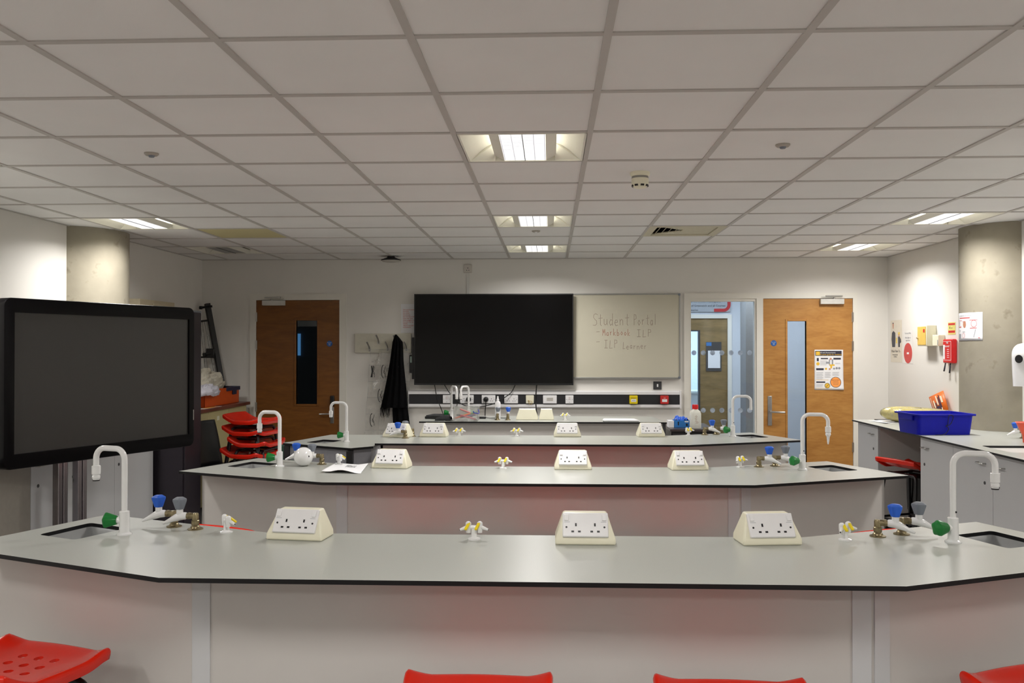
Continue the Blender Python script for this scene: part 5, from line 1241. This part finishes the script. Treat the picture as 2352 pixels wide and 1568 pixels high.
# red disc sign
rs = thing('red_disc_sign', 'white sign with a large red disc on the right wall', 'sign')
a2, c2 = onx(2075, 762, XR), onx(2097, 842, XR)
b = B(); b.box(XR-.0015, XR-.0005, a2.y, c2.y, 1.375, 1.70); obj('sheet', b, mat('sign_white', (232, 230, 226), .5), rs)
b = B(); b.lathe([(0, 0), (.1, 0), (.1, .0006), (0, .0006)], TR(XR-.0016, (a2.y+c2.y)/2, 1.478) @ RY(-PI/2), n=40); obj('red_disc', b, mat('sign_coral_red', (206, 72, 68), .5), rs)
b = B(); b.box(XR-.0028, XR-.0023, (a2.y+c2.y)/2-.025, (a2.y+c2.y)/2+.025, 1.468, 1.486); obj('disc_label', b, M_PAPER, rs)
b = B(); walltext(b, 'In case of fire', .026, (a2.y+c2.y)/2, 1.665, align='CENTER'); walltext(b, 'Break glass to', .024, (a2.y+c2.y)/2, 1.622, align='CENTER'); walltext(b, 'open door', .024, (a2.y+c2.y)/2, 1.596, align='CENTER'); obj('lettering', b, M_GINK, rs)
# key cabinet
kc = thing('key_cabinet', 'cream metal cabinet with yellow glazed front on the right wall', 'wall cabinet')
kx = 3.41; ya, yb_ = 8.24, 8.40
a3 = onx(2105, 750, kx); 
# box faces the room: front at x = kx
y_far, y_near = onx(2127, 770, XR).y+.03, 0
yF, yN = onx(2107, 770, kx).y, onx(2128, 770, kx).y
b = B(); b.box(kx, XR-.001, yN, yF, 1.545, 1.735); obj('case', b, M_CREAM, kc, bevel=.004)
b = B(); b.box(kx-.004, kx-.0003, yN+.012, yF-.012, 1.557, 1.723); dr_ = obj('door', b, mat('key_yellow', (226, 190, 96), .35), kc)
b = B(); b.tube([(kx-.004, yF-.025, 1.62), (kx-.018, yF-.025, 1.62)], .007, n=10); obj('lock', b, M_CHROME, dr_)
b = B(); b.box(kx-.0062, kx-.0045, yN+.03, yN+.06, 1.67, 1.70); obj('red_sticker', b, M_RINK, dr_)
# small cream box next to it
sx_ = thing('door_sounder', 'small cream box beside the key cabinet on the right wall', 'alarm box')
b = B(); yy0, yy1 = onx(2141, 780, 3.44).y, onx(2155, 780, 3.44).y; b.box(3.44, XR-.001, yy1, min(yy0, yN-.002), 1.545, 1.645); obj('case', b, M_CREAM, sx_, bevel=.006)
b = B(); b.box(3.4385, 3.4398, yy1+.006, yy1+.016, 1.555, 1.60); obj('mark', b, M_GINK, sx_)
# fire blanket
fbk = thing('fire_blanket_box', 'red fire blanket box with black pull straps on the right wall', 'fire blanket')
fx = 3.455; yF, yN = onx(2165, 800, fx).y, onx(2187, 800, fx).y
b = B(); b.box(fx, XR-.001, yN, yF, 1.395, 1.605); obj('case', b, mat('fire_red_plastic', (214, 30, 34), .35), fbk, bevel=.012, segs=3)
ym = (yF+yN)/2; hwid = (yF-yN)/2
b = B(); b.box(fx-.0008, fx-.0002, yF-.012, yF-.045, 1.43, 1.555)
walltext(b, 'FIRE', .022, ym, 1.565, fx-.001, 'CENTER'); walltext(b, 'BLANKET', .021, ym, 1.535, fx-.001, 'CENTER')
for k in range(5): b.box(fx-.0008, fx-.0002, yN+.06, yN+.10, 1.445+.017*k, 1.449+.017*k)
b.box(fx-.0008, fx-.0002, yN+.022, yN+.025, 1.42, 1.585); b.box(fx-.0008, fx-.0002, yN+.022, yF-.014, 1.42, 1.423); b.box(fx-.0008, fx-.0002, yN+.022, yF-.014, 1.583, 1.586); obj('lettering', b, M_PAPER, fbk)
for k, (yy_, l_) in enumerate(((yF-.02, .075), (yN+.07, .088))):
    b = B(); b._add([(fx+.015, yy_+.006, 1.397), (fx+.015, yy_-.012, 1.397), (fx+.006, yy_-.018+.012*(1-k), 1.397-l_), (fx+.006, yy_+.010+.012*(1-k), 1.397-l_)], [(0, 1, 2, 3)]); obj('pull_strap', b, mat('navy_strap', (24, 26, 44), .7), fbk, solid=.003, normals=False)
# small yellow/red sign
ys_ = thing('fire_blanket_sign', 'small yellow sign with red bands above the red box', 'sign')
a5, c5 = onx(2178, 745, XR), onx(2195, 745, XR)
b = B(); b.box(XR-.002, XR-.0005, a5.y, c5.y, 1.645, 1.752); obj('plate', b, mat('sign_pale_yellow', (226, 220, 130), .5), ys_)
b = B(); b.box(XR-.0028, XR-.0021, a5.y-.008, c5.y+.008, 1.727, 1.744); b.box(XR-.0028, XR-.0021, a5.y-.008, c5.y+.008, 1.660, 1.680); obj('red_band', b, M_RINK, ys_)
b = B(); b.box(XR-.0028, XR-.0021, a5.y-.03, a5.y-.04, 1.695, 1.715); b.box(XR-.0028, XR-.0021, a5.y-.06, a5.y-.085, 1.70, 1.704); obj('symbol', b, M_DKGREY, ys_)
# notice taped on pillar (wraps the curve)
pn_ = thing('pillar_notice', 'white notice with red headings taped to the right concrete pillar', 'notice')
pcx, pcy, pr_ = 3.577, 7.041, .3525
def pil_ang(px):
    d_ = ray(px, 760); d2_ = Vector((d_.x, d_.y)).normalized(); cc = Vector((pcx, pcy)); t_ = cc.dot(d2_); h_ = abs(d2_.x*cc.y-d2_.y*cc.x)
    s_ = math.sqrt(max(0, pr_**2-h_**2)); P_ = d2_*(t_-s_); return math.atan2(P_.y-pcy, P_.x-pcx)
aR = pil_ang(2257) % (2*PI); aL = aR - .297/.3525
zt_, zb_ = 1.80, 1.585
def pil(u, v, dr=0): 
    aa = aL+(aR-aL)*u; return (pcx+(pr_+dr)*math.cos(aa), pcy+(pr_+dr)*math.sin(aa), zt_-(zt_-zb_)*v)
b = B(); b.grid(lambda u, v: pil(u, v), 16, 10); obj('sheet', b, M_PAPER, pn_, normals=False, solid=.001)
def pquads(bb, rects, mi=0):
    for (u0, u1, v0, v1) in rects: bb.grid(lambda u, v: pil(u0+(u1-u0)*u, v0+(v1-v0)*v, .0012), 4, 1, I4, mi)

b = B(); pquads(b, [(.12, .62, .17, .20), (.06, .26, .27, .285), (.30, .46, .31, .325), (.60, .86, .265, .28), (.06, .22, .49, .52), (.62, .84, .55, .57), (.88, .93, .90, .92)])
def ringq(bb, u, v, r_, t_, n=20, dr=.0014):
    H_ = (zt_-zb_); W_ = .297
    def P_(q, rad): return pil(u+rad*math.cos(q)/W_, v-rad*math.sin(q)/H_, dr)
    for k in range(n):
        a0, a1 = 2*PI*k/n, 2*PI*(k+1)/n; bb._add([P_(a0, r_-t_), P_(a1, r_-t_), P_(a1, r_), P_(a0, r_)], [(0, 1, 2, 3)])
ringq(b, .75, .40, .028, .003); ringq(b, .35, .82, .020, .002)
obj('red_print', b, M_RINK, pn_, normals=False)
def ptext(bb, tx, size, u, v):
    t_ = B(); t_.text(tx, size, ext=0); m0 = {}
    for vv in t_.bm.verts: m0[vv] = bb.bm.verts.new(pil(u+vv.co.x/.297, v-vv.co.y/(zt_-zb_), .0013))
    for f in t_.bm.faces:
        try: bb.bm.faces.new([m0[q] for q in f.verts])
        except ValueError: pass
    t_.bm.free()
b = B(); ptext(b, 'LONDON SOUTH EAST', .017, .12, .13); pquads(b, [(.09, .14, .33, .38), (.09, .14, .41, .45), (.11, .15, .62, .67), (.30, .42, .68, .70), (.06, .20, .76, .92)]); 
for k in range(12): b._add([pil(.80-.005*k, .60+.024*k, .0016), pil(.815-.005*k, .60+.024*k, .0016), pil(.81-.005*k, .625+.024*k, .0016), pil(.795-.005*k, .625+.024*k, .0016)], [(0, 1, 2, 3)])
obj('dark_print', b, M_GINK, pn_, normals=False)
b = B(); 
b.grid(lambda u, v: pil(.40+.07*(u-.5)*2*math.sqrt(max(0, 1-(2*v-1)**2)), .42+.13*(v*2-1), .0015), 4, 8); obj('head_picture', b, mat('poster_skin', (200, 140, 110)), pn_, normals=False)
# soap dispenser on the right wall
sdp = thing('soap_dispenser', 'white rounded dispenser with black oval window at the right edge', 'dispenser', (3.452, 6.590, 0), R(48))
dx_ = 3.35; c0 = onx(2343, 840, dx_); zc0 = c0.z
cyy, z1_, z0_ = 6.585, onx(2340, 787, 3.39).z, onx(2340, 887, 3.39).z
def dsp(u, v):
    z = z0_+(z1_-z0_)*v; hw_ = .065*(.93+.07*math.sin(min(1, v*1.6)*PI/2))*math.sqrt(max(0, 1-max(0, (v-.70)/.30)**2.6)); dd_ = .12*(1-.25*(1-v))*math.sqrt(max(0, 1-max(0, (v-.62)/.38)**2.4))
    a = PI*u; cx = math.copysign(abs(math.cos(a))**.55, math.cos(a)); sn = math.sin(a)**.6
    return (-dd_*sn, hw_*cx, z)
b = B(); b.grid(dsp, 30, 30)
obj('shell', b, M_ENAMEL, sdp, normals=False)
b = B(); P_ = [dsp(k/30, 0) for k in range(31)]; b._add(P_, [tuple(range(31))]); obj('base_plate', b, M_ENAMEL, sdp, normals=False)
b = B(); b.lathe([(0, 0), (.026, 0), (.025, .003), (0, .0035)], TR(-.1195, 0, z0_+.63*(z1_-z0_)) @ RY(-PI/2) @ Matrix.Diagonal((1.15, 1, 1, 1)), n=32); obj('window_oval', b, M_BLACK, sdp)

# ------------------------------------------------------------------ poster on the right door
po = thing('assessment_poster', 'white student guide poster with orange circle on the right door', 'poster')
a, c = ony(1870.5, 803, YB), ony(1936.5, 895, YB); PW, PH = c.x-a.x, a.z-c.z
def po_(u, v, dy=0): return (a.x+PW*u+.012*v*u*.3, YB-.002-.012*max(0, v-.75)*4*u*u-dy, a.z-PH*v)
b = B(); b.grid(lambda u, v: po_(u, v), 14, 20); obj('sheet', b, M_PAPER, po, normals=False, solid=.0008)
def rect(bb, u0, u1, v0, v1, dy=.0012, mi=0): bb.grid(lambda u, v: po_(u0+(u1-u0)*u, v0+(v1-v0)*v, dy), 3, 3, I4, mi)
def pot(bb, tx, size, u, v, dy=.002, mi=0, align='LEFT'):
    t_ = B(); t_.text(tx, size, ext=0, align=align); m0 = {}
    for vv in t_.bm.verts: m0[vv] = bb.bm.verts.new(po_(u+vv.co.x/PW, v-vv.co.y/PH, dy))
    for f in t_.bm.faces:
        try: q_ = bb.bm.faces.new([m0[q] for q in f.verts]); q_.material_index = mi
        except ValueError: pass
    t_.bm.free()
def disc(bb, u, v, r_, dy=.0014, mi=0, r0=0, n=28):
    for k in range(n):
        a0, a1 = 2*PI*k/n, 2*PI*(k+1)/n
        bb._add([po_(u+r0*math.cos(a0)/PW, v-r0*math.sin(a0)/PH, dy), po_(u+r_*math.cos(a0)/PW, v-r_*math.sin(a0)/PH, dy), po_(u+r_*math.cos(a1)/PW, v-r_*math.sin(a1)/PH, dy), po_(u+r0*math.cos(a1)/PW, v-r0*math.sin(a1)/PH, dy)], [(0, 1, 2, 3)], I4, mi)
NAVY = mat('print_dark_navy', (44, 44, 62), .6); PYEL = mat('print_yellow', (236, 190, 60), .6); PORG = mat('print_orange', (248, 160, 78), .6)
b = B(); rect(b, .03, .95, .025, .15); rect(b, .22, .47, .205, .235); rect(b, .66, .92, .20, .245); rect(b, .06, .32, .46, .51); rect(b, .06, .37, .79, .825); rect(b, .08, .15, .205, .285); disc(b, .73, .81, .0555, .0013); disc(b, .44, .895, .0275, .0013)
obj('dark_blocks', b, NAVY, po, normals=False)
b = B(); rect(b, .05, .19, .045, .135, .002); pot(b, 'A quick guide for students', .0205, .20, .132, .0022); disc(b, .44, .895, .0235, .0018); disc(b, .12, .35, .017, .0014); disc(b, .40, .475, .011, .0014); rect(b, .05, .48, .75, .757); rect(b, .05, .6, .955, .962); rect(b, .52, .70, .365, .40, .0018); rect(b, .55, .61, .40, .46, .0018)
obj('yellow_print', b, PYEL, po, normals=False)
b = B(); disc(b, .73, .81, .051, .0018); obj('orange_circle', b, PORG, po, normals=False)
b = B(); pot(b, 'AI and Assessments', .0195, .20, .085, .0022, 0); rect(b, .53, .62, .27, .37, .0016); obj('white_print', b, M_PAPER, po, normals=False)
b = B()
for (u0, u1, v0, n_) in ((.06, .30, .56, 9), (.36, .56, .56, 7), (.62, .85, .56, 5), (.20, .44, .27, 6), (.06, .30, .86, 4), (.72, .90, .33, 2)):
    for k in range(n_): rect(b, u0, u1-(.03 if k % 3 == 2 else 0), v0+.021*k, v0+.021*k+.005)
rect(b, .50, .54, .24, .37, .0017); rect(b, .60, .65, .24, .37, .0017); rect(b, .40, .50, .30, .345, .0017); disc(b, .77, .46, .012, .0013); disc(b, .86, .46, .012, .0013); disc(b, .68, .47, .010, .0013)
obj('grey_print', b, M_GINK, po, normals=False)
b = B(); disc(b, .565, .225, .011, .0018); rect(b, .50, .56, .46, .50, .0018); obj('face_print', b, mat('poster_skin', (200, 140, 110)), po, normals=False)
b = B(); pot(b, 'Remember!', .017, .73, .765, .0026, 0, 'CENTER')
for k, w_ in enumerate((.17, .2, .17)): rect(b, .73-w_/2, .73+w_/2, .79+.035*k, .796+.035*k, .0024)
b._add([po_(.385, .925, .0026), po_(.395, .932, .0026), po_(.495, .867, .0026), po_(.485, .860, .0026)], [(0, 1, 2, 3)])
obj('overprint', b, mat('print_brown', (120, 76, 60), .6), po, normals=False)

# ================================================================== LEFT SIDE
XD = -3.10
lt = thing('left_worktop', 'pale worktop with black edge along the left wall behind the display', 'worktop')
b = B(); b.prism([(XL+.001, 3.2), (XD+.03, 3.2), (XD+.03, 6.80), (XL+.001, 6.80)], ZT-TT, ZT); o = obj('worktop', b, [M_LAM, M_EDGE], lt)
c = B(); c.lathe([(0, .8), (.401, .8), (.401, 1.0), (0, 1.0)], TR(-3.861, 7.023, 0), n=72); bake_cut(o, c)
for p_ in o.data.polygons: p_.material_index = 0 if p_.normal.z > .9 else 1
def lcab(y0, y1, lab, splits, dark=False):
    r_ = thing('base_cabinet', lab, 'cabinet', group='white base cabinets along the left wall')
    b = B(); b.box(XD-.33, XD-.018, y0, y1, .08, ZT-TT-.001); obj('carcass', b, M_PANEL, r_)
    b = B(); b.box(XD-.30, XD-.07, y0+.002, y1-.002, 0, .0795); obj('plinth', b, M_BLACK, r_)
    for (d0, d1, hy) in splits:
        b = B(); b.box(XD-.0175, XD, d0+.0015, d1-.0015, .085, ZT-TT-.006); dd = obj('door', b, M_PANEL2 if not dark else mat('taupe_door', (150, 145, 136), .4), r_, bevel=.001)
        b = B(); zz = .81
        b.tube([(XD, hy-.045, zz), (XD+.024, hy-.040, zz), (XD+.026, hy+.0, zz), (XD+.024, hy+.040, zz), (XD, hy+.045, zz)], .0045, n=8); obj('handle', b, M_CHROME, dd)
        b = B(); b.lathe([(0, 0), (.011, 0), (.010, .003), (0, .003)], TR(XD, hy-.02, .69) @ RY(PI/2), n=16); obj('lock', b, M_DKGREY, dd)
lcab(5.55, 6.77, 'white double base cabinet behind the right half of the dark display', [(5.55, 6.16, 5.63), (6.16, 6.77, 6.24)])
lcab(5.145, 5.548, 'white narrow base cabinet behind the display stand columns', [(5.145, 5.548, 5.24)])
lcab(4.18, 5.143, 'taupe-fronted base cabinet at the left edge of the view', [(4.18, 4.66, 4.58), (4.66, 5.143, 4.74)], True)
# plum tall cabinet
tcb = thing('tall_cabinet', 'tall dark plum cupboard behind the right edge of the display', 'cabinet')
b = B(); b.box(-3.40, -2.876, 6.84, 7.155, 0, 1.815); obj('body', b, M_DARKCAB, tcb, bevel=.003)
b = B(); b.box(-3.39, -2.89, 6.822, 6.8395, .06, 1.805); obj('door', b, M_DARKCAB, tcb, bevel=.003)
b = B(); b.box(-2.93, -2.872, 6.845, 7.15, 1.8155, 1.83); obj('top_trim', b, M_GREY, tcb)
# display on its stand
Pl, Pr = Vector((-2.985, 4.70)), Vector((-2.458, 6.0)); dv = (Pr-Pl); WD = dv.length; ang = math.atan2(dv.y, dv.x)
ds = thing('interactive_display', 'large dark display with thick black frame on a wheeled stand at the left', 'display', (Pl.x, Pl.y, 0), ang)
zb_, zt_ = .852, 1.803; TP = .085
def rr_rect(x0, x1, z0, z1, r_, n=6):
    out = []
    for (cx, cz, a0) in ((x1-r_, z1-r_, 0), (x0+r_, z1-r_, 90), (x0+r_, z0+r_, 180), (x1-r_, z0+r_, 270)):
        out += [(cx+r_*math.cos(R(a0+90*k/n)), cz+r_*math.sin(R(a0+90*k/n))) for k in range(n+1)]
    return out
MX = RX(PI/2)      # prism in xz: z of the prism runs along -y
b = B(); b.prism(rr_rect(0, WD, zb_, zt_, .045), -TP, 0, MX); cs_ = obj('casing', b, mat('display_black', (10, 9, 11), .34, spec=.12), ds, bevel=.008)
c = B(); sx0, sx1, sz0, sz1 = .062, WD-.048, .935, 1.722
c.box(sx0, sx1, -.02, .012, sz0, sz1); bake_cut(cs_, c)
b = B(); b.box(sx0-.001, sx1+.001, .011, .014, sz0-.001, sz1+.001); obj('screen', b, M_SCREEN, ds)
b = B(); b.box(WD-.30, WD-.292, .0, .004, zt_-.0005, zt_+.001); b.box(WD-.012, WD-.006, -.001, .003, 1.03, 1.10); obj('indicator', b, M_CHROME, ds)
b = B(); xa = WD*.37
for k in (-1, 1):
    for q_ in (-.018, .018): b.box(xa+k*.068+q_-.014, xa+k*.068+q_+.014, .10, .14, .10, 1.55)
    b.box(xa+k*.068-.026, xa+k*.068+.026, .112, .16, .10, 1.55)
obj('column', b, mat('polished_column', (175, 170, 175), .18, metal=1.0), ds, bevel=.004)
b = B(); b.box(xa-.35, xa+.35, .086, .112, 1.25, 1.50); obj('mount_plate', b, M_BLACK, ds)
b = B(); b.box(xa-.45, xa+.45, .09, .16, .07, .12)
for k in (-1, 1): b.box(xa+k*.42-.03, xa+k*.42+.03, -.34, .17, .06, .10)
obj('base_frame', b, M_DKGREY, ds, bevel=.005)
for kx_ in (-1, 1):
    for ky_ in (-.31, .14):
        b = B(); b.lathe([(0, -.012), (.03, -.012), (.03, .012), (0, .012)], TR(xa+kx_*.42, ky_, .030) @ RY(PI/2), n=20); obj('castor', b, M_BLACK, ds)
# cream breaker panel high on the left wall
bp_ = thing('distribution_box', 'cream metal box high on the left wall above the display', 'electrical box')
bx_ = XL+.10; y0, y1 = onx(321, 688, bx_).y, onx(401, 695, bx_).y
b = B(); b.box(XL+.001, bx_, y0, y1, 1.50, 1.965); obj('case', b, mat('beige_metal', (198, 186, 158), .5), bp_, bevel=.004)
b = B(); b.box(bx_+.0003, bx_+.008, y0+(y1-y0)*.36, y1-.02, 1.53, 1.94); dd = obj('door', b, MATS['beige_metal'], bp_, bevel=.002)
b = B(); b.text('ampere', .018, TR(bx_+.0085, y0+(y1-y0)*.42, 1.905) @ RZ(PI/2) @ RX(PI/2)); obj('lettering', b, M_DKGREY, dd)
# cream cabinets with red-brown top
cz = .965; cxf = -3.19
cc_ = thing('cream_cupboard', 'cream cupboard with dark red-brown top against the left wall near the door', 'cupboard')
b = B(); b.box(XL+.003, cxf-.018, 7.62, 9.14, .06, cz-.032); obj('carcass', b, M_CABCREAM, cc_)
for y0, y1 in ((7.62, 8.12), (8.12, 8.63), (8.63, 9.14)):
    b = B(); b.box(cxf-.0175, cxf, y0+.002, y1-.002, .07, cz-.036); dd = obj('door', b, M_CABCREAM, cc_, bevel=.002)
    b = B(); b.box(cxf+.0002, cxf+.003, y0+.20, y0+.26, cz-.13, cz-.09); obj('label_card', b, M_CREAM, dd)
b = B(); b.box(XL+.003, cxf+.03, 7.60, 9.18, cz-.031, cz); obj('top', b, M_WTOP, cc_, bevel=.003)
# orange crate
oc = thing('orange_crate', 'orange plastic crate with dark blue latch on the brown-topped cupboard', 'crate')
q_r = onx(552, 905, -3.24); 
M_OR = mat('crate_orange', (214, 84, 18), .45)
cx0, cx1, cy0, cy1 = -3.62, -3.24, 8.15, 9.06; czt = cz+.165
b = B(); b.box(cx0, cx1, cy0, cy1, cz+.001, cz+.006)
for bx in ((cx0, cx0+.006, cy0, cy1), (cx1-.006, cx1, cy0, cy1), (cx0, cx1, cy0, cy0+.006), (cx0, cx1, cy1-.006, cy1)): b.box(*bx, cz+.001, czt)
obj('crate_body', b, M_OR, oc, bevel=.002)
M_NV = mat('navy_plastic', (24, 34, 66), .5)
b = B(); b.box(cx1-.012, cx1+.012, cy1-.36, cy1+.006, czt-.034, czt+.004); b.box(cx1, cx1+.014, cy1-.20, cy1-.10, czt-.075, czt-.03); b.box(cx0, cx1, cy1-.006, cy1+.006, czt-.03, czt+.004); obj('rim_latch', b, M_NV, oc, bevel=.003)
# cloth bundle in it
def cloth(u, v):
    a = 2*PI*u; ph = v*PI*.62; r_ = math.sin(ph)/math.sin(PI*.62)
    nn = noise.noise(Vector((math.cos(a)*2.4, math.sin(a)*2.4, v*5)))*.035+noise.noise(Vector((math.cos(a)*6, math.sin(a)*6, v*11)))*.022-abs(noise.noise(Vector((math.cos(a)*9+3, math.sin(a)*9, v*16))))*.03
    return (.19*math.cos(a)*r_+nn*.6, .42*math.sin(a)*r_+nn*.8, .20*(math.cos(ph)-math.cos(PI*.62))/(1-math.cos(PI*.62))*1.0+nn+.0)
b = B(); b.grid(cloth, 120, 48, TR(-3.455, 8.52, czt-.02)); obj_ = obj('cloth_bundle', b, mat('off_white_cloth', (196, 190, 174), .9, var=.06, scale=14), normals=False); tag(obj_, 'crumpled off-white cloth piled in the orange crate', 'cloth')
b = B(); b.grid(lambda u, v: tuple(Vector(cloth(u+.3, v))*.5), 48, 20, TR(-3.26, 8.24, czt-.05)); tag(obj('white_plastic_bag', b, mat('thin_white_plastic', (206, 204, 214), .35, var=.05), normals=False), 'white plastic bag bulging over the near side of the orange crate', 'bag')
# papers on cupboard
for k, (nm, m_, dd_) in enumerate((('white_leaflet', M_PAPER, 0), ('orange_leaflet', mat('leaflet_orange', (230, 150, 50), .6), .07))):
    b = B(); b.box(-3.235+.012*k, -3.172, 7.98+dd_, 8.40-dd_, cz+.0006+.002*k, cz+.0022+.002*k); tag(obj(nm, b, m_), ('white', 'orange')[k]+' leaflet lying at the front edge of the brown-topped cupboard', 'leaflet')
# black easel frame with clear tubes leaning on the wall
ef = thing('leaning_frame', 'tall black metal frame with clear tubes leaning on the left wall', 'frame')
def seg(px0, py0, px1, py1, x0_, x1_): 
    return onx(px0, py0, x0_), onx(px1, py1, x1_)
YL = 9.17
b = B(); p0, p1 = ony(508, 900, YL), ony(476, 697, YL); b.tube([Vector((p0.x+(p0.x-p1.x)*.25, YL, cz+.03)), p1], .034, n=4); obj('main_post', b, M_BLACK, ef)
for (px, py) in ((478, 704), (486, 811)):
    q_ = ony(px, py, YL-.03); b = B(); b.tube([q_+Vector((-.065, -.03, -.012)), q_+Vector((.045, 0, .004))], .012, n=8); b.lathe([(0, -.014), (.018, -.014), (.018, .014), (0, .014)], Matrix.Translation(q_+Vector((-.065, -.03, -.012))) @ RY(PI/2), n=12); obj('clamp', b, M_BLACK, ef)
b = B(); q_ = ony(484, 811, YL-.03); b.box(q_.x-.045, q_.x+.045, q_.y-.02, q_.y+.02, q_.z-.05, q_.z+.05); obj('bracket', b, M_BLACK, ef, bevel=.006)
for (px0, px1) in ((462, 476), (472, 496)):
    p0, p1 = ony(px1, 868, YL), ony(px0, 738, YL); b = B(); b.tube([p0, p1], .015, n=12); obj('clear_tube', b, M_POLY, ef)
for (xa_, ya_, xb_, yb__) in ((457, 738, 482, 735), (462, 820, 490, 818)):
    b = B(); b.tube([ony(xa_, ya_, YL-.02), ony(xb_, yb__, YL-.02)], .010, n=8); obj('cross_bar', b, M_BLACK, ef)
# black chair by the dark cupboard
bc = thing('black_chair', 'black chair partly hidden behind the plum cupboard', 'chair', (-2.90, 7.82, 0), R(82))
b = B(); b.grid(lambda u, v: ((u-.5)*.42*(1-.25*v*v), .20+.05*v+.03*(2*u-1)**2*-1, .47+.40*v), 12, 12); obj('backrest', b, M_BLACK, bc, normals=False, solid=.02)
b = B(); b.box(-.22, .22, -.2, .22, .44, .47); obj('seat', b, M_BLACK, bc, bevel=.012)
for sx in (-1, 1):
    for sy in (-1, 1):
        b = B(); b.tube([(sx*.19, sy*.17, .44), (sx*.22, sy*.20, 0.0)], .012, n=10); obj('leg', b, M_BLKMET, bc)
# green bin
gb = thing('green_bin', 'dull green waste bin behind the stacked red stools', 'bin', (-2.50, 8.25, 0))
b = B(); b.lathe([(0, 0), (.15, 0), (.19, .60), (.20, .62), (.185, .62), (.145, .01)], n=28); obj('bin_body', b, mat('dull_green_plastic', (84, 124, 104), .5), gb)

for o in C.objects:
    if o.parent is None and o.type in ('MESH', 'EMPTY') and 'kind' not in o and 'label' not in o: print('NOLABEL', o.name)
